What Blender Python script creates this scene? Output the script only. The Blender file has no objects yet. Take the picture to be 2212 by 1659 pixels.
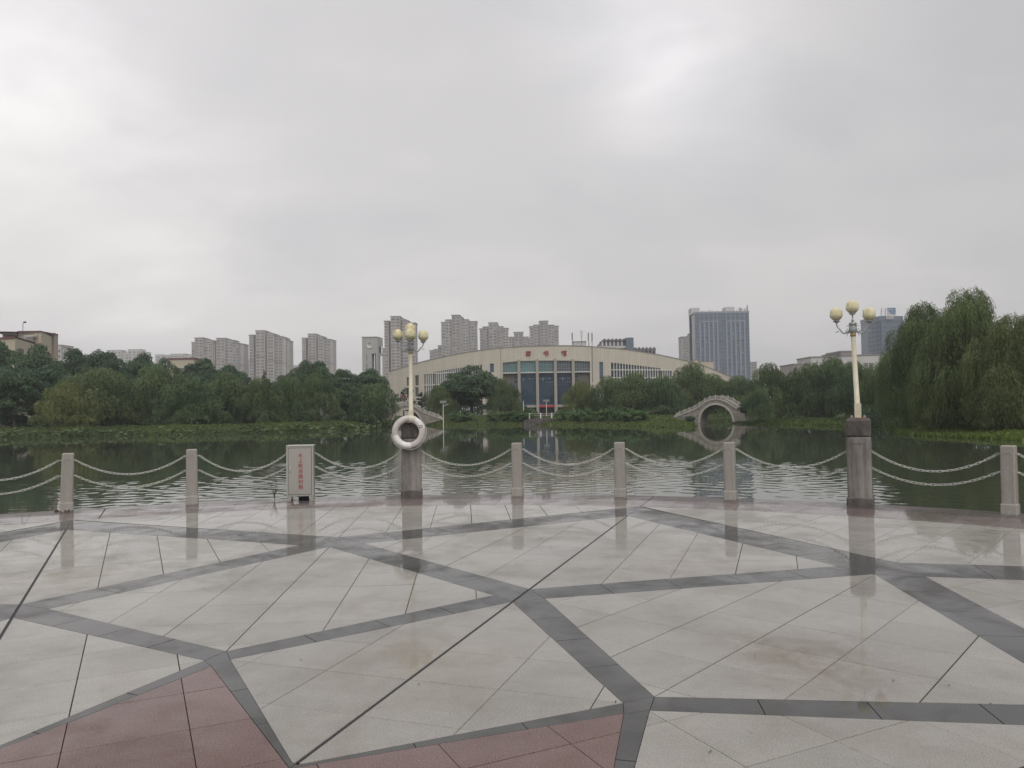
import bpy, math, random
import numpy as np
from mathutils import Vector, Matrix

random.seed(7)
RNG = np.random.default_rng(7)
scene = bpy.context.scene
COL = scene.collection
R = math.radians

# ------------------------------------------------------------------ camera
EYE, FPX, CX, CY = 1.6, 1660.0, 1106.0, 829.5      # pixel measures on a 2212 x 1659 print of the photograph
PITCH, ROLL = R(1.85), R(0.9)
_fw = Vector((0, math.cos(PITCH), math.sin(PITCH)))
_rt0 = Vector((1, 0, 0))
_up0 = _rt0.cross(_fw)
_rt = _rt0 * math.cos(ROLL) - _up0 * math.sin(ROLL)
_up = _rt0 * math.sin(ROLL) + _up0 * math.cos(ROLL)
cam_data = bpy.data.cameras.new('camera')
cam_data.sensor_width = 36.0
cam_data.lens = FPX / 2212 * 36.0
cam_data.clip_start = 0.1
cam_data.clip_end = 8000
cam = bpy.data.objects.new('camera', cam_data)
COL.objects.link(cam)
cam.matrix_world = Matrix(((_rt.x, _up.x, -_fw.x, 0), (_rt.y, _up.y, -_fw.y, 0), (_rt.z, _up.z, -_fw.z, EYE), (0, 0, 0, 1)))
scene.camera = cam


def ray(x, y):
    return _fw + _rt * ((x - CX) / FPX) - _up * ((y - CY) / FPX)


def at(x, y, Y):
    d = ray(x, y)
    return Vector((0, 0, EYE)) + d * (Y / d.y)


def gnd(x, y, z=0.0):
    d = ray(x, y)
    return Vector((0, 0, EYE)) + d * ((z - EYE) / d.z)


def proj(p):
    v = Vector(p) - Vector((0, 0, EYE))
    f = v.dot(_fw)
    if f < 0.1:
        return None
    return CX + FPX * v.dot(_rt) / f, CY - FPX * v.dot(_up) / f


# ------------------------------------------------------------------ world, sun, exposure
SUN_AZ, SUN_EL = R(160), R(48)                      # veiled sun, behind the camera
world = bpy.data.worlds.new('World')
scene.world = world
world.use_nodes = True
wn, wl = world.node_tree.nodes, world.node_tree.links
wn.clear()


def N(nt, typ, **kw):
    n = nt.nodes.new(typ)
    for k, v in kw.items():
        if k.startswith('i_'):
            key = k[2:]
            n.inputs[int(key) if key.isdigit() else key].default_value = v
        else:
            setattr(n, k, v)
    return n


def mth(nt, op, a, b=None, c=None, clamp=False):
    n = nt.nodes.new('ShaderNodeMath')
    n.operation = op
    n.use_clamp = clamp
    for i, v in enumerate((a, b, c)):
        if v is None:
            continue
        if isinstance(v, (int, float)):
            n.inputs[i].default_value = v
        else:
            nt.links.new(v, n.inputs[i])
    return n.outputs[0]


def ramp(nt, fac, stops, interp='LINEAR'):
    n = nt.nodes.new('ShaderNodeValToRGB')
    cr = n.color_ramp
    cr.interpolation = interp
    while len(cr.elements) < len(stops):
        cr.elements.new(0.5)
    for e, (p, c) in zip(cr.elements, stops):
        e.position = p
        e.color = (*c, 1) if len(c) == 3 else c
    nt.links.new(fac, n.inputs[0])
    return n.outputs[0]


def mixc(nt, fac, a, b, mode='MIX'):
    n = nt.nodes.new('ShaderNodeMix')
    n.data_type = 'RGBA'
    n.blend_type = mode
    n.clamp_factor = True
    for s, v in ((n.inputs[0], fac), (n.inputs[6], a), (n.inputs[7], b)):
        if isinstance(v, (int, float)):
            s.default_value = v
        elif isinstance(v, tuple):
            s.default_value = (*v, 1) if len(v) == 3 else v
        else:
            nt.links.new(v, s)
    return n.outputs[2]


wt = world.node_tree
sky = N(wt, 'ShaderNodeTexSky', sky_type='NISHITA', sun_disc=False, sun_elevation=SUN_EL, sun_rotation=SUN_AZ, air_density=2.0, dust_density=4.0)
tc = N(wt, 'ShaderNodeTexCoord')
sep = N(wt, 'ShaderNodeSeparateXYZ')
wl.new(tc.outputs['Generated'], sep.inputs[0])
# a cloud deck: the view direction meets a flat layer above
zz = mth(wt, 'MAXIMUM', sep.outputs[2], 0.0)
den = mth(wt, 'ADD', zz, 0.42)
comb = N(wt, 'ShaderNodeCombineXYZ')
wl.new(mth(wt, 'DIVIDE', sep.outputs[0], den), comb.inputs[0])
wl.new(mth(wt, 'DIVIDE', sep.outputs[1], den), comb.inputs[1])
mp = N(wt, 'ShaderNodeMapping')
mp.inputs['Location'].default_value = (3.1, 1.9, 0.4)
mp.inputs['Rotation'].default_value = (0, 0, R(-32))
mp.inputs['Scale'].default_value = (1.25, 1.9, 1)
wl.new(comb.outputs[0], mp.inputs[0])
n1 = N(wt, 'ShaderNodeTexNoise', i_Scale=1.1, i_Detail=3.0, i_Roughness=0.45, i_Distortion=0.25)
n2 = N(wt, 'ShaderNodeTexNoise', i_Scale=2.6, i_Detail=4.0, i_Roughness=0.5, i_Distortion=0.3)
wl.new(mp.outputs[0], n1.inputs[0])
wl.new(mp.outputs[0], n2.inputs[0])
cl = mth(wt, 'ADD', mth(wt, 'MULTIPLY', n1.outputs[0], 0.72), mth(wt, 'MULTIPLY', n2.outputs[0], 0.28))
cloud = ramp(wt, cl, [(0.30, (5.35, 5.27, 5.42)), (0.45, (5.95, 5.80, 5.86)), (0.55, (6.42, 6.22, 6.18)), (0.70, (7.15, 6.95, 6.85))], 'EASE')
sund = Vector((math.sin(SUN_AZ) * math.cos(SUN_EL), math.cos(SUN_AZ) * math.cos(SUN_EL), math.sin(SUN_EL)))
# thin places in the deck where light comes through
gain = mth(wt, 'MULTIPLY_ADD', sep.outputs[0], -0.17, 1.15)
for (gx, gy, pw, am) in ((10, 100, 100.0, 0.38), (1450, 40, 110.0, 0.36), (1430, 170, 300.0, 0.12), (430, 430, 160.0, 0.06), (200, 720, 40.0, 0.09)):
    dotn = N(wt, 'ShaderNodeVectorMath', operation='DOT_PRODUCT')
    wl.new(tc.outputs['Generated'], dotn.inputs[0])
    dotn.inputs[1].default_value = ray(gx, gy).normalized()
    gl = mth(wt, 'POWER', mth(wt, 'MAXIMUM', dotn.outputs['Value'], 0.0), pw)
    gain = mth(wt, 'ADD', gain, mth(wt, 'MULTIPLY', gl, mth(wt, 'MULTIPLY', n2.outputs[0], am * 2)))
vm = N(wt, 'ShaderNodeVectorMath', operation='SCALE')
wl.new(cloud, vm.inputs[0])
wl.new(gain, vm.inputs['Scale'])
skymix = mixc(wt, 0.96, sky.outputs[0], vm.outputs[0])
bg = N(wt, 'ShaderNodeBackground', i_Strength=0.1)
wl.new(skymix, bg.inputs[0])
wo = N(wt, 'ShaderNodeOutputWorld')
wl.new(bg.outputs[0], wo.inputs[0])

sun_data = bpy.data.lights.new('sun', 'SUN')
sun_data.energy = 1.5
sun_data.angle = R(45)
sun_data.color = (1.0, 0.96, 0.9)
sun = bpy.data.objects.new('sun', sun_data)
COL.objects.link(sun)
sun.rotation_euler = (-sund).to_track_quat('-Z', 'Y').to_euler()

scene.view_settings.view_transform = 'Standard'
scene.view_settings.look = 'None'
scene.view_settings.exposure = 0.0
scene.view_settings.gamma = 1.0
scene.view_settings.use_curve_mapping = False
scene.render.engine = 'CYCLES'
scene.cycles.max_bounces = 6
scene.cycles.volume_bounces = 0
scene.cycles.caustics_reflective = False
scene.cycles.caustics_refractive = False
scene.cycles.sample_clamp_indirect = 4.0
scene.cycles.use_denoising = True


# ------------------------------------------------------------------ mesh helpers
class MB:
    """Collects faces; build() links them as one mesh object."""

    def __init__(self):
        self.v, self.f, self.m, self.smooth = [], [], [], []

    def add(self, pts, faces, mat=0, smooth=False):
        b = len(self.v)
        self.v.extend([tuple(p) for p in pts])
        for f in faces:
            self.f.append([i + b for i in f])
            self.m.append(mat)
            self.smooth.append(smooth)

    def poly(self, pts, mat=0):
        self.add(pts, [list(range(len(pts)))], mat)

    def box(self, lo, hi, mat=0, M=None, skip=''):
        x0, y0, z0 = lo
        x1, y1, z1 = hi
        p = [Vector(c) for c in ((x0, y0, z0), (x1, y0, z0), (x1, y1, z0), (x0, y1, z0), (x0, y0, z1), (x1, y0, z1), (x1, y1, z1), (x0, y1, z1))]
        if M:
            p = [M @ q for q in p]
        fs = {'b': [0, 3, 2, 1], 't': [4, 5, 6, 7], 'f': [0, 1, 5, 4], 'r': [1, 2, 6, 5], 'k': [2, 3, 7, 6], 'l': [3, 0, 4, 7]}
        self.add(p, [f for k, f in fs.items() if k not in skip], mat)

    def cbox(self, w, d, z0, z1, mat=0, ch=0.012, M=None, top=True):
        """A square block w x d with chamfered upright and upper edges."""
        def ringp(e, z):
            a, b, c = w / 2 - e, d / 2 - e, ch
            return [(-a + c, -b, z), (a - c, -b, z), (a, -b + c, z), (a, b - c, z), (a - c, b, z), (-a + c, b, z), (-a, b - c, z), (-a, -b + c, z)]
        pts = ringp(0, z0) + ringp(0, z1 - ch) + ringp(ch * 0.8, z1)
        if M:
            pts = [M @ Vector(q) for q in pts]
        fs = []
        for k in range(2):
            for i in range(8):
                j = (i + 1) % 8
                fs.append([k * 8 + i, k * 8 + j, k * 8 + 8 + j, k * 8 + 8 + i])
        fs.append(list(range(16, 24)))
        fs.append(list(range(7, -1, -1)))
        self.add(pts, fs, mat)

    def tube(self, pts, r, n=8, mat=0, cap=True, smooth=True):
        pts = [Vector(p) for p in pts]
        rs = r if isinstance(r, (list, tuple)) else [r] * len(pts)
        out = []
        prev = None
        for i, p in enumerate(pts):
            d = (pts[min(i + 1, len(pts) - 1)] - pts[max(i - 1, 0)]).normalized()
            ref = prev if prev else (Vector((1, 0, 0)) if abs(d.x) < 0.9 else Vector((0, 1, 0)))
            a = (ref - d * ref.dot(d)).normalized()
            prev = a
            b = d.cross(a)
            for k in range(n):
                t = 2 * math.pi * k / n
                out.append(p + a * (rs[i] * math.cos(t)) + b * (rs[i] * math.sin(t)))
        fs = []
        for i in range(len(pts) - 1):
            for k in range(n):
                j = (k + 1) % n
                fs.append([i * n + k, i * n + j, (i + 1) * n + j, (i + 1) * n + k])
        self.add(out, fs, mat, smooth)
        if cap:
            self.add(out[:n], [list(range(n - 1, -1, -1))], mat)
            self.add(out[-n:], [list(range(n))], mat)

    def lathe(self, prof, n=16, mat=0, c=(0, 0, 0), smooth=True, fn=None):
        out = []
        for i, (r, z) in enumerate(prof):
            for k in range(n):
                t = 2 * math.pi * k / n
                rr, z2 = fn(t, i, r, z) if fn else (r, z)
                out.append((c[0] + rr * math.cos(t), c[1] + rr * math.sin(t), c[2] + z2))
        fs = []
        for i in range(len(prof) - 1):
            for k in range(n):
                j = (k + 1) % n
                fs.append([i * n + k, i * n + j, (i + 1) * n + j, (i + 1) * n + k])
        self.add(out, fs, mat, smooth)

    def mesh(self, name, mats):
        me = bpy.data.meshes.new(name)
        me.from_pydata(self.v, [], self.f)
        for m in (mats if isinstance(mats, (list, tuple)) else [mats]):
            me.materials.append(m)
        me.polygons.foreach_set('material_index', self.m)
        me.polygons.foreach_set('use_smooth', self.smooth)
        me.update()
        return me

    def build(self, name, mats, parent=None):
        return put(name, self.mesh(name, mats), parent)


def put(name, me, parent=None):
    o = bpy.data.objects.new(name, me)
    COL.objects.link(o)
    if parent:
        o.parent = parent
    return o


def tag(o, label=None, cat=None, group=None, kind=None):
    for k, v in (('label', label), ('category', cat), ('group', group), ('kind', kind)):
        if v:
            o[k] = v
    return o


def thing(name, label, cat, loc=(0, 0, 0), rz=0.0, group=None):
    o = bpy.data.objects.new(name, None)
    o.empty_display_size = 0.3
    COL.objects.link(o)
    o.location = loc
    o.rotation_euler = (0, 0, rz)
    return tag(o, label, cat, group)


KIDS = {}


def copy_tree(root, label, loc, rz=0.0, scale=None, group=None):
    """A copy of a thing with copies of its parts and sub-parts (shared meshes)."""
    if root not in KIDS:
        ch = [o for o in COL.objects if o.parent == root]
        KIDS[root] = [(c, [g for g in COL.objects if g.parent == c]) for c in ch]
    r = root.copy()
    COL.objects.link(r)
    r.location = loc
    r.rotation_euler = (0, 0, rz)
    if scale:
        r.scale = scale
    r['label'] = label
    if group:
        r['group'] = group
    for c, gs in KIDS[root]:
        d = c.copy()
        COL.objects.link(d)
        d.parent = r
        for g in gs:
            e = g.copy()
            COL.objects.link(e)
            e.parent = d
    return r


def np_mesh(name, V, F, mats, attr=None, smooth=False):
    """V (n,3), F (m,k) of equal-sided faces."""
    me = bpy.data.meshes.new(name)
    n, (m, k) = len(V), F.shape
    me.vertices.add(n)
    me.vertices.foreach_set('co', np.asarray(V, np.float32).ravel())
    me.loops.add(m * k)
    me.loops.foreach_set('vertex_index', F.astype(np.int32).ravel())
    me.polygons.add(m)
    me.polygons.foreach_set('loop_start', np.arange(0, m * k, k, dtype=np.int32))
    me.polygons.foreach_set('loop_total', np.full(m, k, np.int32))
    for mt in (mats if isinstance(mats, (list, tuple)) else [mats]):
        me.materials.append(mt)
    if attr is not None:
        a = me.attributes.new('tint', 'FLOAT', 'FACE')
        a.data.foreach_set('value', np.asarray(attr, np.float32))
    if smooth:
        me.polygons.foreach_set('use_smooth', np.ones(m, bool))
    me.update(calc_edges=True)
    me.validate()
    return me


# ------------------------------------------------------------------ materials
def mat(name):
    m = bpy.data.materials.new(name)
    m.use_nodes = True
    nt = m.node_tree
    return m, nt, nt.nodes['Principled BSDF']


def L(nt, a, b):
    nt.links.new(a, b)


def plain(name, col, rough=0.6, var=0.12, scale=6.0, metallic=0.0, spec=0.5, bump=0.0):
    m, nt, p = mat(name)
    t = N(nt, 'ShaderNodeTexCoord')
    n = N(nt, 'ShaderNodeTexNoise', i_Scale=scale, i_Detail=5.0, i_Roughness=0.6)
    L(nt, t.outputs['Object'], n.inputs[0])
    c = tuple(col)
    L(nt, ramp(nt, n.outputs[0], [(0.25, tuple(x * (1 - var) for x in c)), (0.75, tuple(min(1, x * (1 + var)) for x in c))]), p.inputs['Base Color'])
    p.inputs['Roughness'].default_value = rough
    p.inputs['Metallic'].default_value = metallic
    p.inputs['Specular IOR Level'].default_value = spec
    if bump:
        b = N(nt, 'ShaderNodeBump', i_Strength=bump, i_Distance=0.01)
        L(nt, n.outputs[0], b.inputs['Height'])
        L(nt, b.outputs[0], p.inputs['Normal'])
    return m


def granite(name, base, speck_dark, speck_light, wet=1.0, stains=()):
    """Flamed granite under a thin film of rain water."""
    m, nt, p = mat(name)
    g = N(nt, 'ShaderNodeNewGeometry')
    oi = N(nt, 'ShaderNodeObjectInfo')
    v1 = N(nt, 'ShaderNodeTexNoise', i_Scale=140.0, i_Detail=2.0)
    v2 = N(nt, 'ShaderNodeTexNoise', i_Scale=1.3, i_Detail=5.0, i_Roughness=0.65)
    v3 = N(nt, 'ShaderNodeTexNoise', i_Scale=11.0, i_Detail=6.0, i_Roughness=0.7)
    for v in (v1, v2, v3):
        L(nt, g.outputs['Position'], v.inputs[0])
    c = ramp(nt, v1.outputs[0], [(0.34, speck_dark), (0.46, base), (0.58, base), (0.7, speck_light)])
    tone = mth(nt, 'ADD', mth(nt, 'MULTIPLY', v2.outputs[0], 0.44), mth(nt, 'MULTIPLY', v3.outputs[0], 0.30))
    per = mth(nt, 'MULTIPLY', oi.outputs['Random'], 0.17)
    k = mth(nt, 'ADD', mth(nt, 'ADD', tone, 0.545), per)
    sc = N(nt, 'ShaderNodeVectorMath', operation='SCALE')
    L(nt, c, sc.inputs[0])
    L(nt, k, sc.inputs['Scale'])
    col = sc.outputs[0]
    sp = N(nt, 'ShaderNodeTexNoise', i_Scale=24.0, i_Detail=3.0, i_Roughness=0.6, i_Distortion=1.2)
    L(nt, g.outputs['Position'], sp.inputs[0])
    col = mixc(nt, mth(nt, 'MULTIPLY', ramp(nt, sp.outputs[0], [(0.66, (0,) * 3), (0.76, (1,) * 3)]), 0.45), col, (0.5, 0.47, 0.43), 'MULTIPLY')
    bl = N(nt, 'ShaderNodeTexNoise', i_Scale=0.8, i_Detail=8.0, i_Roughness=0.72, i_Distortion=1.0)
    L(nt, g.outputs['Position'], bl.inputs[0])
    col = mixc(nt, mth(nt, 'MULTIPLY', ramp(nt, bl.outputs[0], [(0.52, (0,) * 3), (0.66, (1,) * 3)]), 0.32), col, (0.74, 0.68, 0.60), 'MULTIPLY')
    for (sx, sy, rad, tint, amt) in stains:       # rusty and muddy marks
        d = N(nt, 'ShaderNodeVectorMath', operation='DISTANCE')
        L(nt, g.outputs['Position'], d.inputs[0])
        d.inputs[1].default_value = (sx, sy, 0)
        fall = mth(nt, 'SUBTRACT', 1.0, mth(nt, 'DIVIDE', d.outputs['Value'], rad), clamp=True)
        nn = N(nt, 'ShaderNodeTexNoise', i_Scale=3.0, i_Detail=6.0, i_Roughness=0.7, i_Distortion=0.8)
        L(nt, g.outputs['Position'], nn.inputs[0])
        f = mth(nt, 'MULTIPLY', mth(nt, 'MULTIPLY', fall, amt), mth(nt, 'MULTIPLY', mth(nt, 'SUBTRACT', nn.outputs[0], 0.33, clamp=True), 3.2), clamp=True)
        col = mixc(nt, f, col, tint, 'MULTIPLY')
    L(nt, col, p.inputs['Base Color'])
    p.inputs['Roughness'].default_value = 0.6
    p.inputs['Specular IOR Level'].default_value = 0.08
    wn_ = N(nt, 'ShaderNodeTexNoise', i_Scale=0.55, i_Detail=5.0, i_Roughness=0.6, i_Distortion=0.4)
    L(nt, g.outputs['Position'], wn_.inputs[0])
    wn2 = N(nt, 'ShaderNodeTexNoise', i_Scale=2.6, i_Detail=6.0, i_Roughness=0.65, i_Distortion=0.7)
    L(nt, g.outputs['Position'], wn2.inputs[0])
    film = mth(nt, 'ADD', mth(nt, 'MULTIPLY', wn_.outputs[0], 0.62), mth(nt, 'MULTIPLY', wn2.outputs[0], 0.38))
    w = mth(nt, 'MULTIPLY', ramp(nt, film, [(0.40, (0.28,) * 3), (0.54, (0.9,) * 3)]), wet)
    L(nt, w, p.inputs['Coat Weight'])
    L(nt, ramp(nt, film, [(0.40, (0.16,) * 3), (0.54, (0.03,) * 3)]), p.inputs['Coat Roughness'])
    p.inputs['Coat IOR'].default_value = 1.33
    b = N(nt, 'ShaderNodeBump', i_Strength=0.25, i_Distance=0.002)
    L(nt, v1.outputs[0], b.inputs['Height'])
    L(nt, b.outputs[0], p.inputs['Normal'])
    return m


def st(x, y):
    v = gnd(x, y)
    return v.x, v.y


S1 = st(1765, 1420)
S2 = st(165, 1255)
S3 = st(1480, 1215)
S4 = st(905, 1430)
BROWN = (0.58, 0.50, 0.43)
M_PALE = granite('pale_granite', (0.298, 0.284, 0.261), (0.195, 0.187, 0.172), (0.39, 0.374, 0.346),
                 stains=((*S1, 0.85, BROWN, 1.0), (*S2, 1.6, (0.72, 0.64, 0.5), 0.8), (*S3, 0.9, (0.72, 0.6, 0.55), 0.8), (*S4, 0.9, (0.8, 0.7, 0.55), 0.6)))
M_BAND = granite('grey_granite', (0.072, 0.072, 0.071), (0.05, 0.05, 0.05), (0.10, 0.099, 0.097))
M_RED = granite('red_granite', (0.165, 0.106, 0.098), (0.09, 0.062, 0.058), (0.28, 0.21, 0.195), wet=0.9)
M_REDEDGE = granite('edge_granite', (0.145, 0.121, 0.116), (0.15, 0.11, 0.11), (0.33, 0.27, 0.25))
M_RIM = granite('rim_granite', (0.10, 0.085, 0.082), (0.11, 0.09, 0.09), (0.24, 0.21, 0.2), wet=0.8)
M_MORTAR = plain('mortar', (0.045, 0.042, 0.04), 0.9, 0.4, 5)
M_JOINT = plain('joint_filler', (0.028, 0.024, 0.03), 0.7, 0.4, 30)


def stone(name, col, speck=0.2, stain=0.0, rough=0.75, vert=0.4):
    m, nt, p = mat(name)
    t = N(nt, 'ShaderNodeTexCoord')
    a = N(nt, 'ShaderNodeTexNoise', i_Scale=90.0, i_Detail=3.0)
    b = N(nt, 'ShaderNodeTexNoise', i_Scale=4.0, i_Detail=7.0, i_Roughness=0.65)
    mpn = N(nt, 'ShaderNodeMapping')
    mpn.inputs['Scale'].default_value = (1, 1, vert)
    L(nt, t.outputs['Object'], mpn.inputs[0])
    L(nt, t.outputs['Object'], a.inputs[0])
    L(nt, mpn.outputs[0], b.inputs[0])
    c = ramp(nt, a.outputs[0], [(0.3, tuple(x * (1 - speck) for x in col)), (0.5, col), (0.7, tuple(x * (1 + speck) for x in col))])
    dark = ramp(nt, b.outputs[0], [(0.36, (1 - stain,) * 3), (0.62, (1.06,) * 3)])
    L(nt, mixc(nt, 1.0, c, dark, 'MULTIPLY'), p.inputs['Base Color'])
    p.inputs['Roughness'].default_value = rough
    p.inputs['Specular IOR Level'].default_value = 0.3
    bp = N(nt, 'ShaderNodeBump', i_Strength=0.35, i_Distance=0.004)
    L(nt, a.outputs[0], bp.inputs['Height'])
    L(nt, bp.outputs[0], p.inputs['Normal'])
    return m


M_POST = stone('post_granite', (0.345, 0.325, 0.30), 0.28, 0.12)
M_PED = stone('pedestal_concrete', (0.27, 0.252, 0.238), 0.12, 0.55, vert=0.25)
M_PEDCAP = stone('sooty_concrete', (0.135, 0.122, 0.116), 0.12, 0.6, vert=0.6)
M_BRIDGE = stone('bridge_stone', (0.31, 0.285, 0.265), 0.15, 0.35)
M_BRIDGELT = stone('bridge_coping', (0.48, 0.455, 0.42), 0.12, 0.25)
M_CHAIN = plain('galvanised_chain', (0.53, 0.53, 0.50), 0.45, 0.25, 60, metallic=0.25)
M_RUST = plain('rusty_iron', (0.18, 0.085, 0.05), 0.85, 0.5, 40)
M_CREAM = plain('cream_paint', (0.60, 0.565, 0.44), 0.45, 0.12, 9)
M_IRON = plain('silver_iron', (0.36, 0.38, 0.385), 0.45, 0.25, 30, metallic=0.35)
M_GOLD = plain('brass_collar', (0.34, 0.24, 0.12), 0.5, 0.4, 40, metallic=0.4)
M_RINGW = plain('ring_white', (0.74, 0.73, 0.71), 0.5, 0.14, 8)
M_RINGG = plain('ring_grey', (0.52, 0.485, 0.465), 0.55, 0.3, 7)
M_TAPE = plain('ring_tape', (0.66, 0.64, 0.54), 0.5, 0.1, 12)
M_DARK = plain('dark_gap', (0.03, 0.03, 0.032), 0.8, 0.3, 20)
M_STEEL = plain('cabinet_steel', (0.40, 0.385, 0.355), 0.33, 0.06, 4, metallic=0.35)
M_STEELE = plain('cabinet_edge', (0.52, 0.51, 0.48), 0.3, 0.1, 6, metallic=0.5)
M_REDTXT = plain('red_lettering', (0.30, 0.016, 0.030), 0.5, 0.08, 20)
M_NAVY = plain('navy_plastic', (0.02, 0.022, 0.06), 0.6, 0.2, 20)


def lampglass():
    m, nt, p = mat('lamp_shade_plastic')
    t = N(nt, 'ShaderNodeTexCoord')
    n = N(nt, 'ShaderNodeTexNoise', i_Scale=14.0, i_Detail=4.0)
    L(nt, t.outputs['Object'], n.inputs[0])
    L(nt, ramp(nt, n.outputs[0], [(0.3, (0.60, 0.545, 0.335)), (0.7, (0.74, 0.69, 0.47))]), p.inputs['Base Color'])
    p.inputs['Roughness'].default_value = 0.35
    p.inputs['Subsurface Weight'].default_value = 0.35
    p.inputs['Subsurface Radius'].default_value = (0.05, 0.045, 0.03)
    p.inputs['Subsurface Scale'].default_value = 0.6
    return m


M_LAMP = lampglass()


def leafmat(name, dark, light, warm, warm_amt=0.3):
    m, nt, p = mat(name)
    g = N(nt, 'ShaderNodeNewGeometry')
    at_ = N(nt, 'ShaderNodeAttribute', attribute_name='tint')
    oi = N(nt, 'ShaderNodeObjectInfo')
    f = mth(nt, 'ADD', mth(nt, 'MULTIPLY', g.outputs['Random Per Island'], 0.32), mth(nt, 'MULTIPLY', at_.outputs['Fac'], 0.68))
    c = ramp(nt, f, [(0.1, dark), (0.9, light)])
    sx = N(nt, 'ShaderNodeSeparateXYZ')
    L(nt, oi.outputs['Color'], sx.inputs[0])
    wf = mth(nt, 'MULTIPLY', sx.outputs[0], warm_amt)
    L(nt, mixc(nt, wf, c, warm), p.inputs['Base Color'])
    p.inputs['Roughness'].default_value = 0.55
    p.inputs['Specular IOR Level'].default_value = 0.25
    # thin leaves let some light through
    tr = N(nt, 'ShaderNodeBsdfTranslucent')
    L(nt, mixc(nt, wf, c, warm), tr.inputs[0])
    mx = N(nt, 'ShaderNodeMixShader')
    mx.inputs[0].default_value = 0.22
    L(nt, p.outputs[0], mx.inputs[1])
    L(nt, tr.outputs[0], mx.inputs[2])
    L(nt, mx.outputs[0], nt.nodes['Material Output'].inputs[0])
    return m


M_WILLOW = leafmat('willow_leaf', (0.024, 0.056, 0.032), (0.132, 0.200, 0.084), (0.22, 0.225, 0.065), 0.75)
M_CAMPHOR = leafmat('broad_leaf', (0.022, 0.052, 0.034), (0.104, 0.176, 0.086), (0.11, 0.15, 0.05), 0.5)
M_SHRUB = leafmat('shrub_leaf', (0.05, 0.105, 0.04), (0.125, 0.21, 0.08), (0.09, 0.12, 0.04), 0.3)
M_LOTUS = leafmat('lotus_leaf', (0.042, 0.078, 0.028), (0.105, 0.155, 0.062), (0.14, 0.14, 0.05), 0.3)
M_GRASS = leafmat('grass_blade', (0.038, 0.068, 0.020), (0.15, 0.215, 0.045), (0.16, 0.16, 0.05), 0.2)
M_NEEDLE = leafmat('conifer_leaf', (0.018, 0.032, 0.022), (0.04, 0.06, 0.036), (0.04, 0.05, 0.03), 0.2)
M_BARK = plain('bark', (0.075, 0.062, 0.05), 0.9, 0.4, 5, bump=0.5)


def glassmat(name, col, rough=0.08, spec=0.4, var=0.35, scale=0.5):
    m, nt, p = mat(name)
    g = N(nt, 'ShaderNodeNewGeometry')
    oi = N(nt, 'ShaderNodeObjectInfo')
    n = N(nt, 'ShaderNodeTexNoise', i_Scale=scale, i_Detail=3.0)
    L(nt, g.outputs['Position'], n.inputs[0])
    f = mth(nt, 'ADD', mth(nt, 'MULTIPLY', n.outputs[0], 0.6), mth(nt, 'MULTIPLY', oi.outputs['Random'], 0.4))
    L(nt, ramp(nt, f, [(0.25, tuple(x * (1 - var) for x in col)), (0.75, tuple(x * (1 + var) for x in col))]), p.inputs['Base Color'])
    p.inputs['Roughness'].default_value = rough
    p.inputs['Specular IOR Level'].default_value = spec
    return m


M_GLASS_DARK = glassmat('dark_blue_glass', (0.020, 0.050, 0.088), 0.06, 0.35)
M_GLASS_SKY = glassmat('teal_sky_glass', (0.085, 0.19, 0.205), 0.06, 0.6, 0.2)  # teal sky reflection painted in as the base colour
M_GLASS_APT = glassmat('flat_window_glass', (0.125, 0.12, 0.125), 0.2, 0.4, 0.5, 0.2)
M_GLASS_OFF = glassmat('office_glass', (0.082, 0.115, 0.172), 0.15, 0.45, 0.16, 0.12)
M_GLASS_BROWN = glassmat('brown_blind_window', (0.085, 0.07, 0.072), 0.25, 0.35, 0.2)
M_WHITEP = plain('white_frame', (0.62, 0.62, 0.60), 0.5, 0.06, 3)
M_APT = plain('beige_render', (0.395, 0.362, 0.345), 0.85, 0.10, 0.15)
M_APT2 = plain('grey_render', (0.335, 0.315, 0.315), 0.85, 0.10, 0.15)
M_APTTRIM = plain('grey_trim', (0.26, 0.24, 0.24), 0.85, 0.08, 0.3)
M_OFFFIN = plain('pale_fin', (0.20, 0.235, 0.29), 0.5, 0.06, 0.3)
M_WHITEB = plain('white_render', (0.50, 0.49, 0.48), 0.8, 0.08, 0.2)
M_CLOCK = plain('grey_tile', (0.36, 0.36, 0.35), 0.7, 0.06, 0.4)
M_BROWNW = plain('brown_wall', (0.13, 0.115, 0.105), 0.8, 0.1, 0.4)
M_COLUMN = plain('column_stone', (0.33, 0.305, 0.27), 0.7, 0.1, 1.5)
M_SHEETB = plain('blue_sheet', (0.115, 0.15, 0.185), 0.5, 0.08, 0.3)
M_SHEETW = plain('pale_sheet', (0.46, 0.44, 0.43), 0.6, 0.06, 0.3)
M_MAROON = plain('maroon_band', (0.17, 0.062, 0.07), 0.7, 0.1, 0.5)
M_PINKW = plain('pink_wall', (0.27, 0.17, 0.16), 0.8, 0.1, 0.5)
M_BANNER = plain('red_banner', (0.42, 0.03, 0.045), 0.6, 0.1, 2)
M_METAL = plain('grey_metal', (0.25, 0.25, 0.25), 0.5, 0.1, 8, metallic=0.3)


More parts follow.
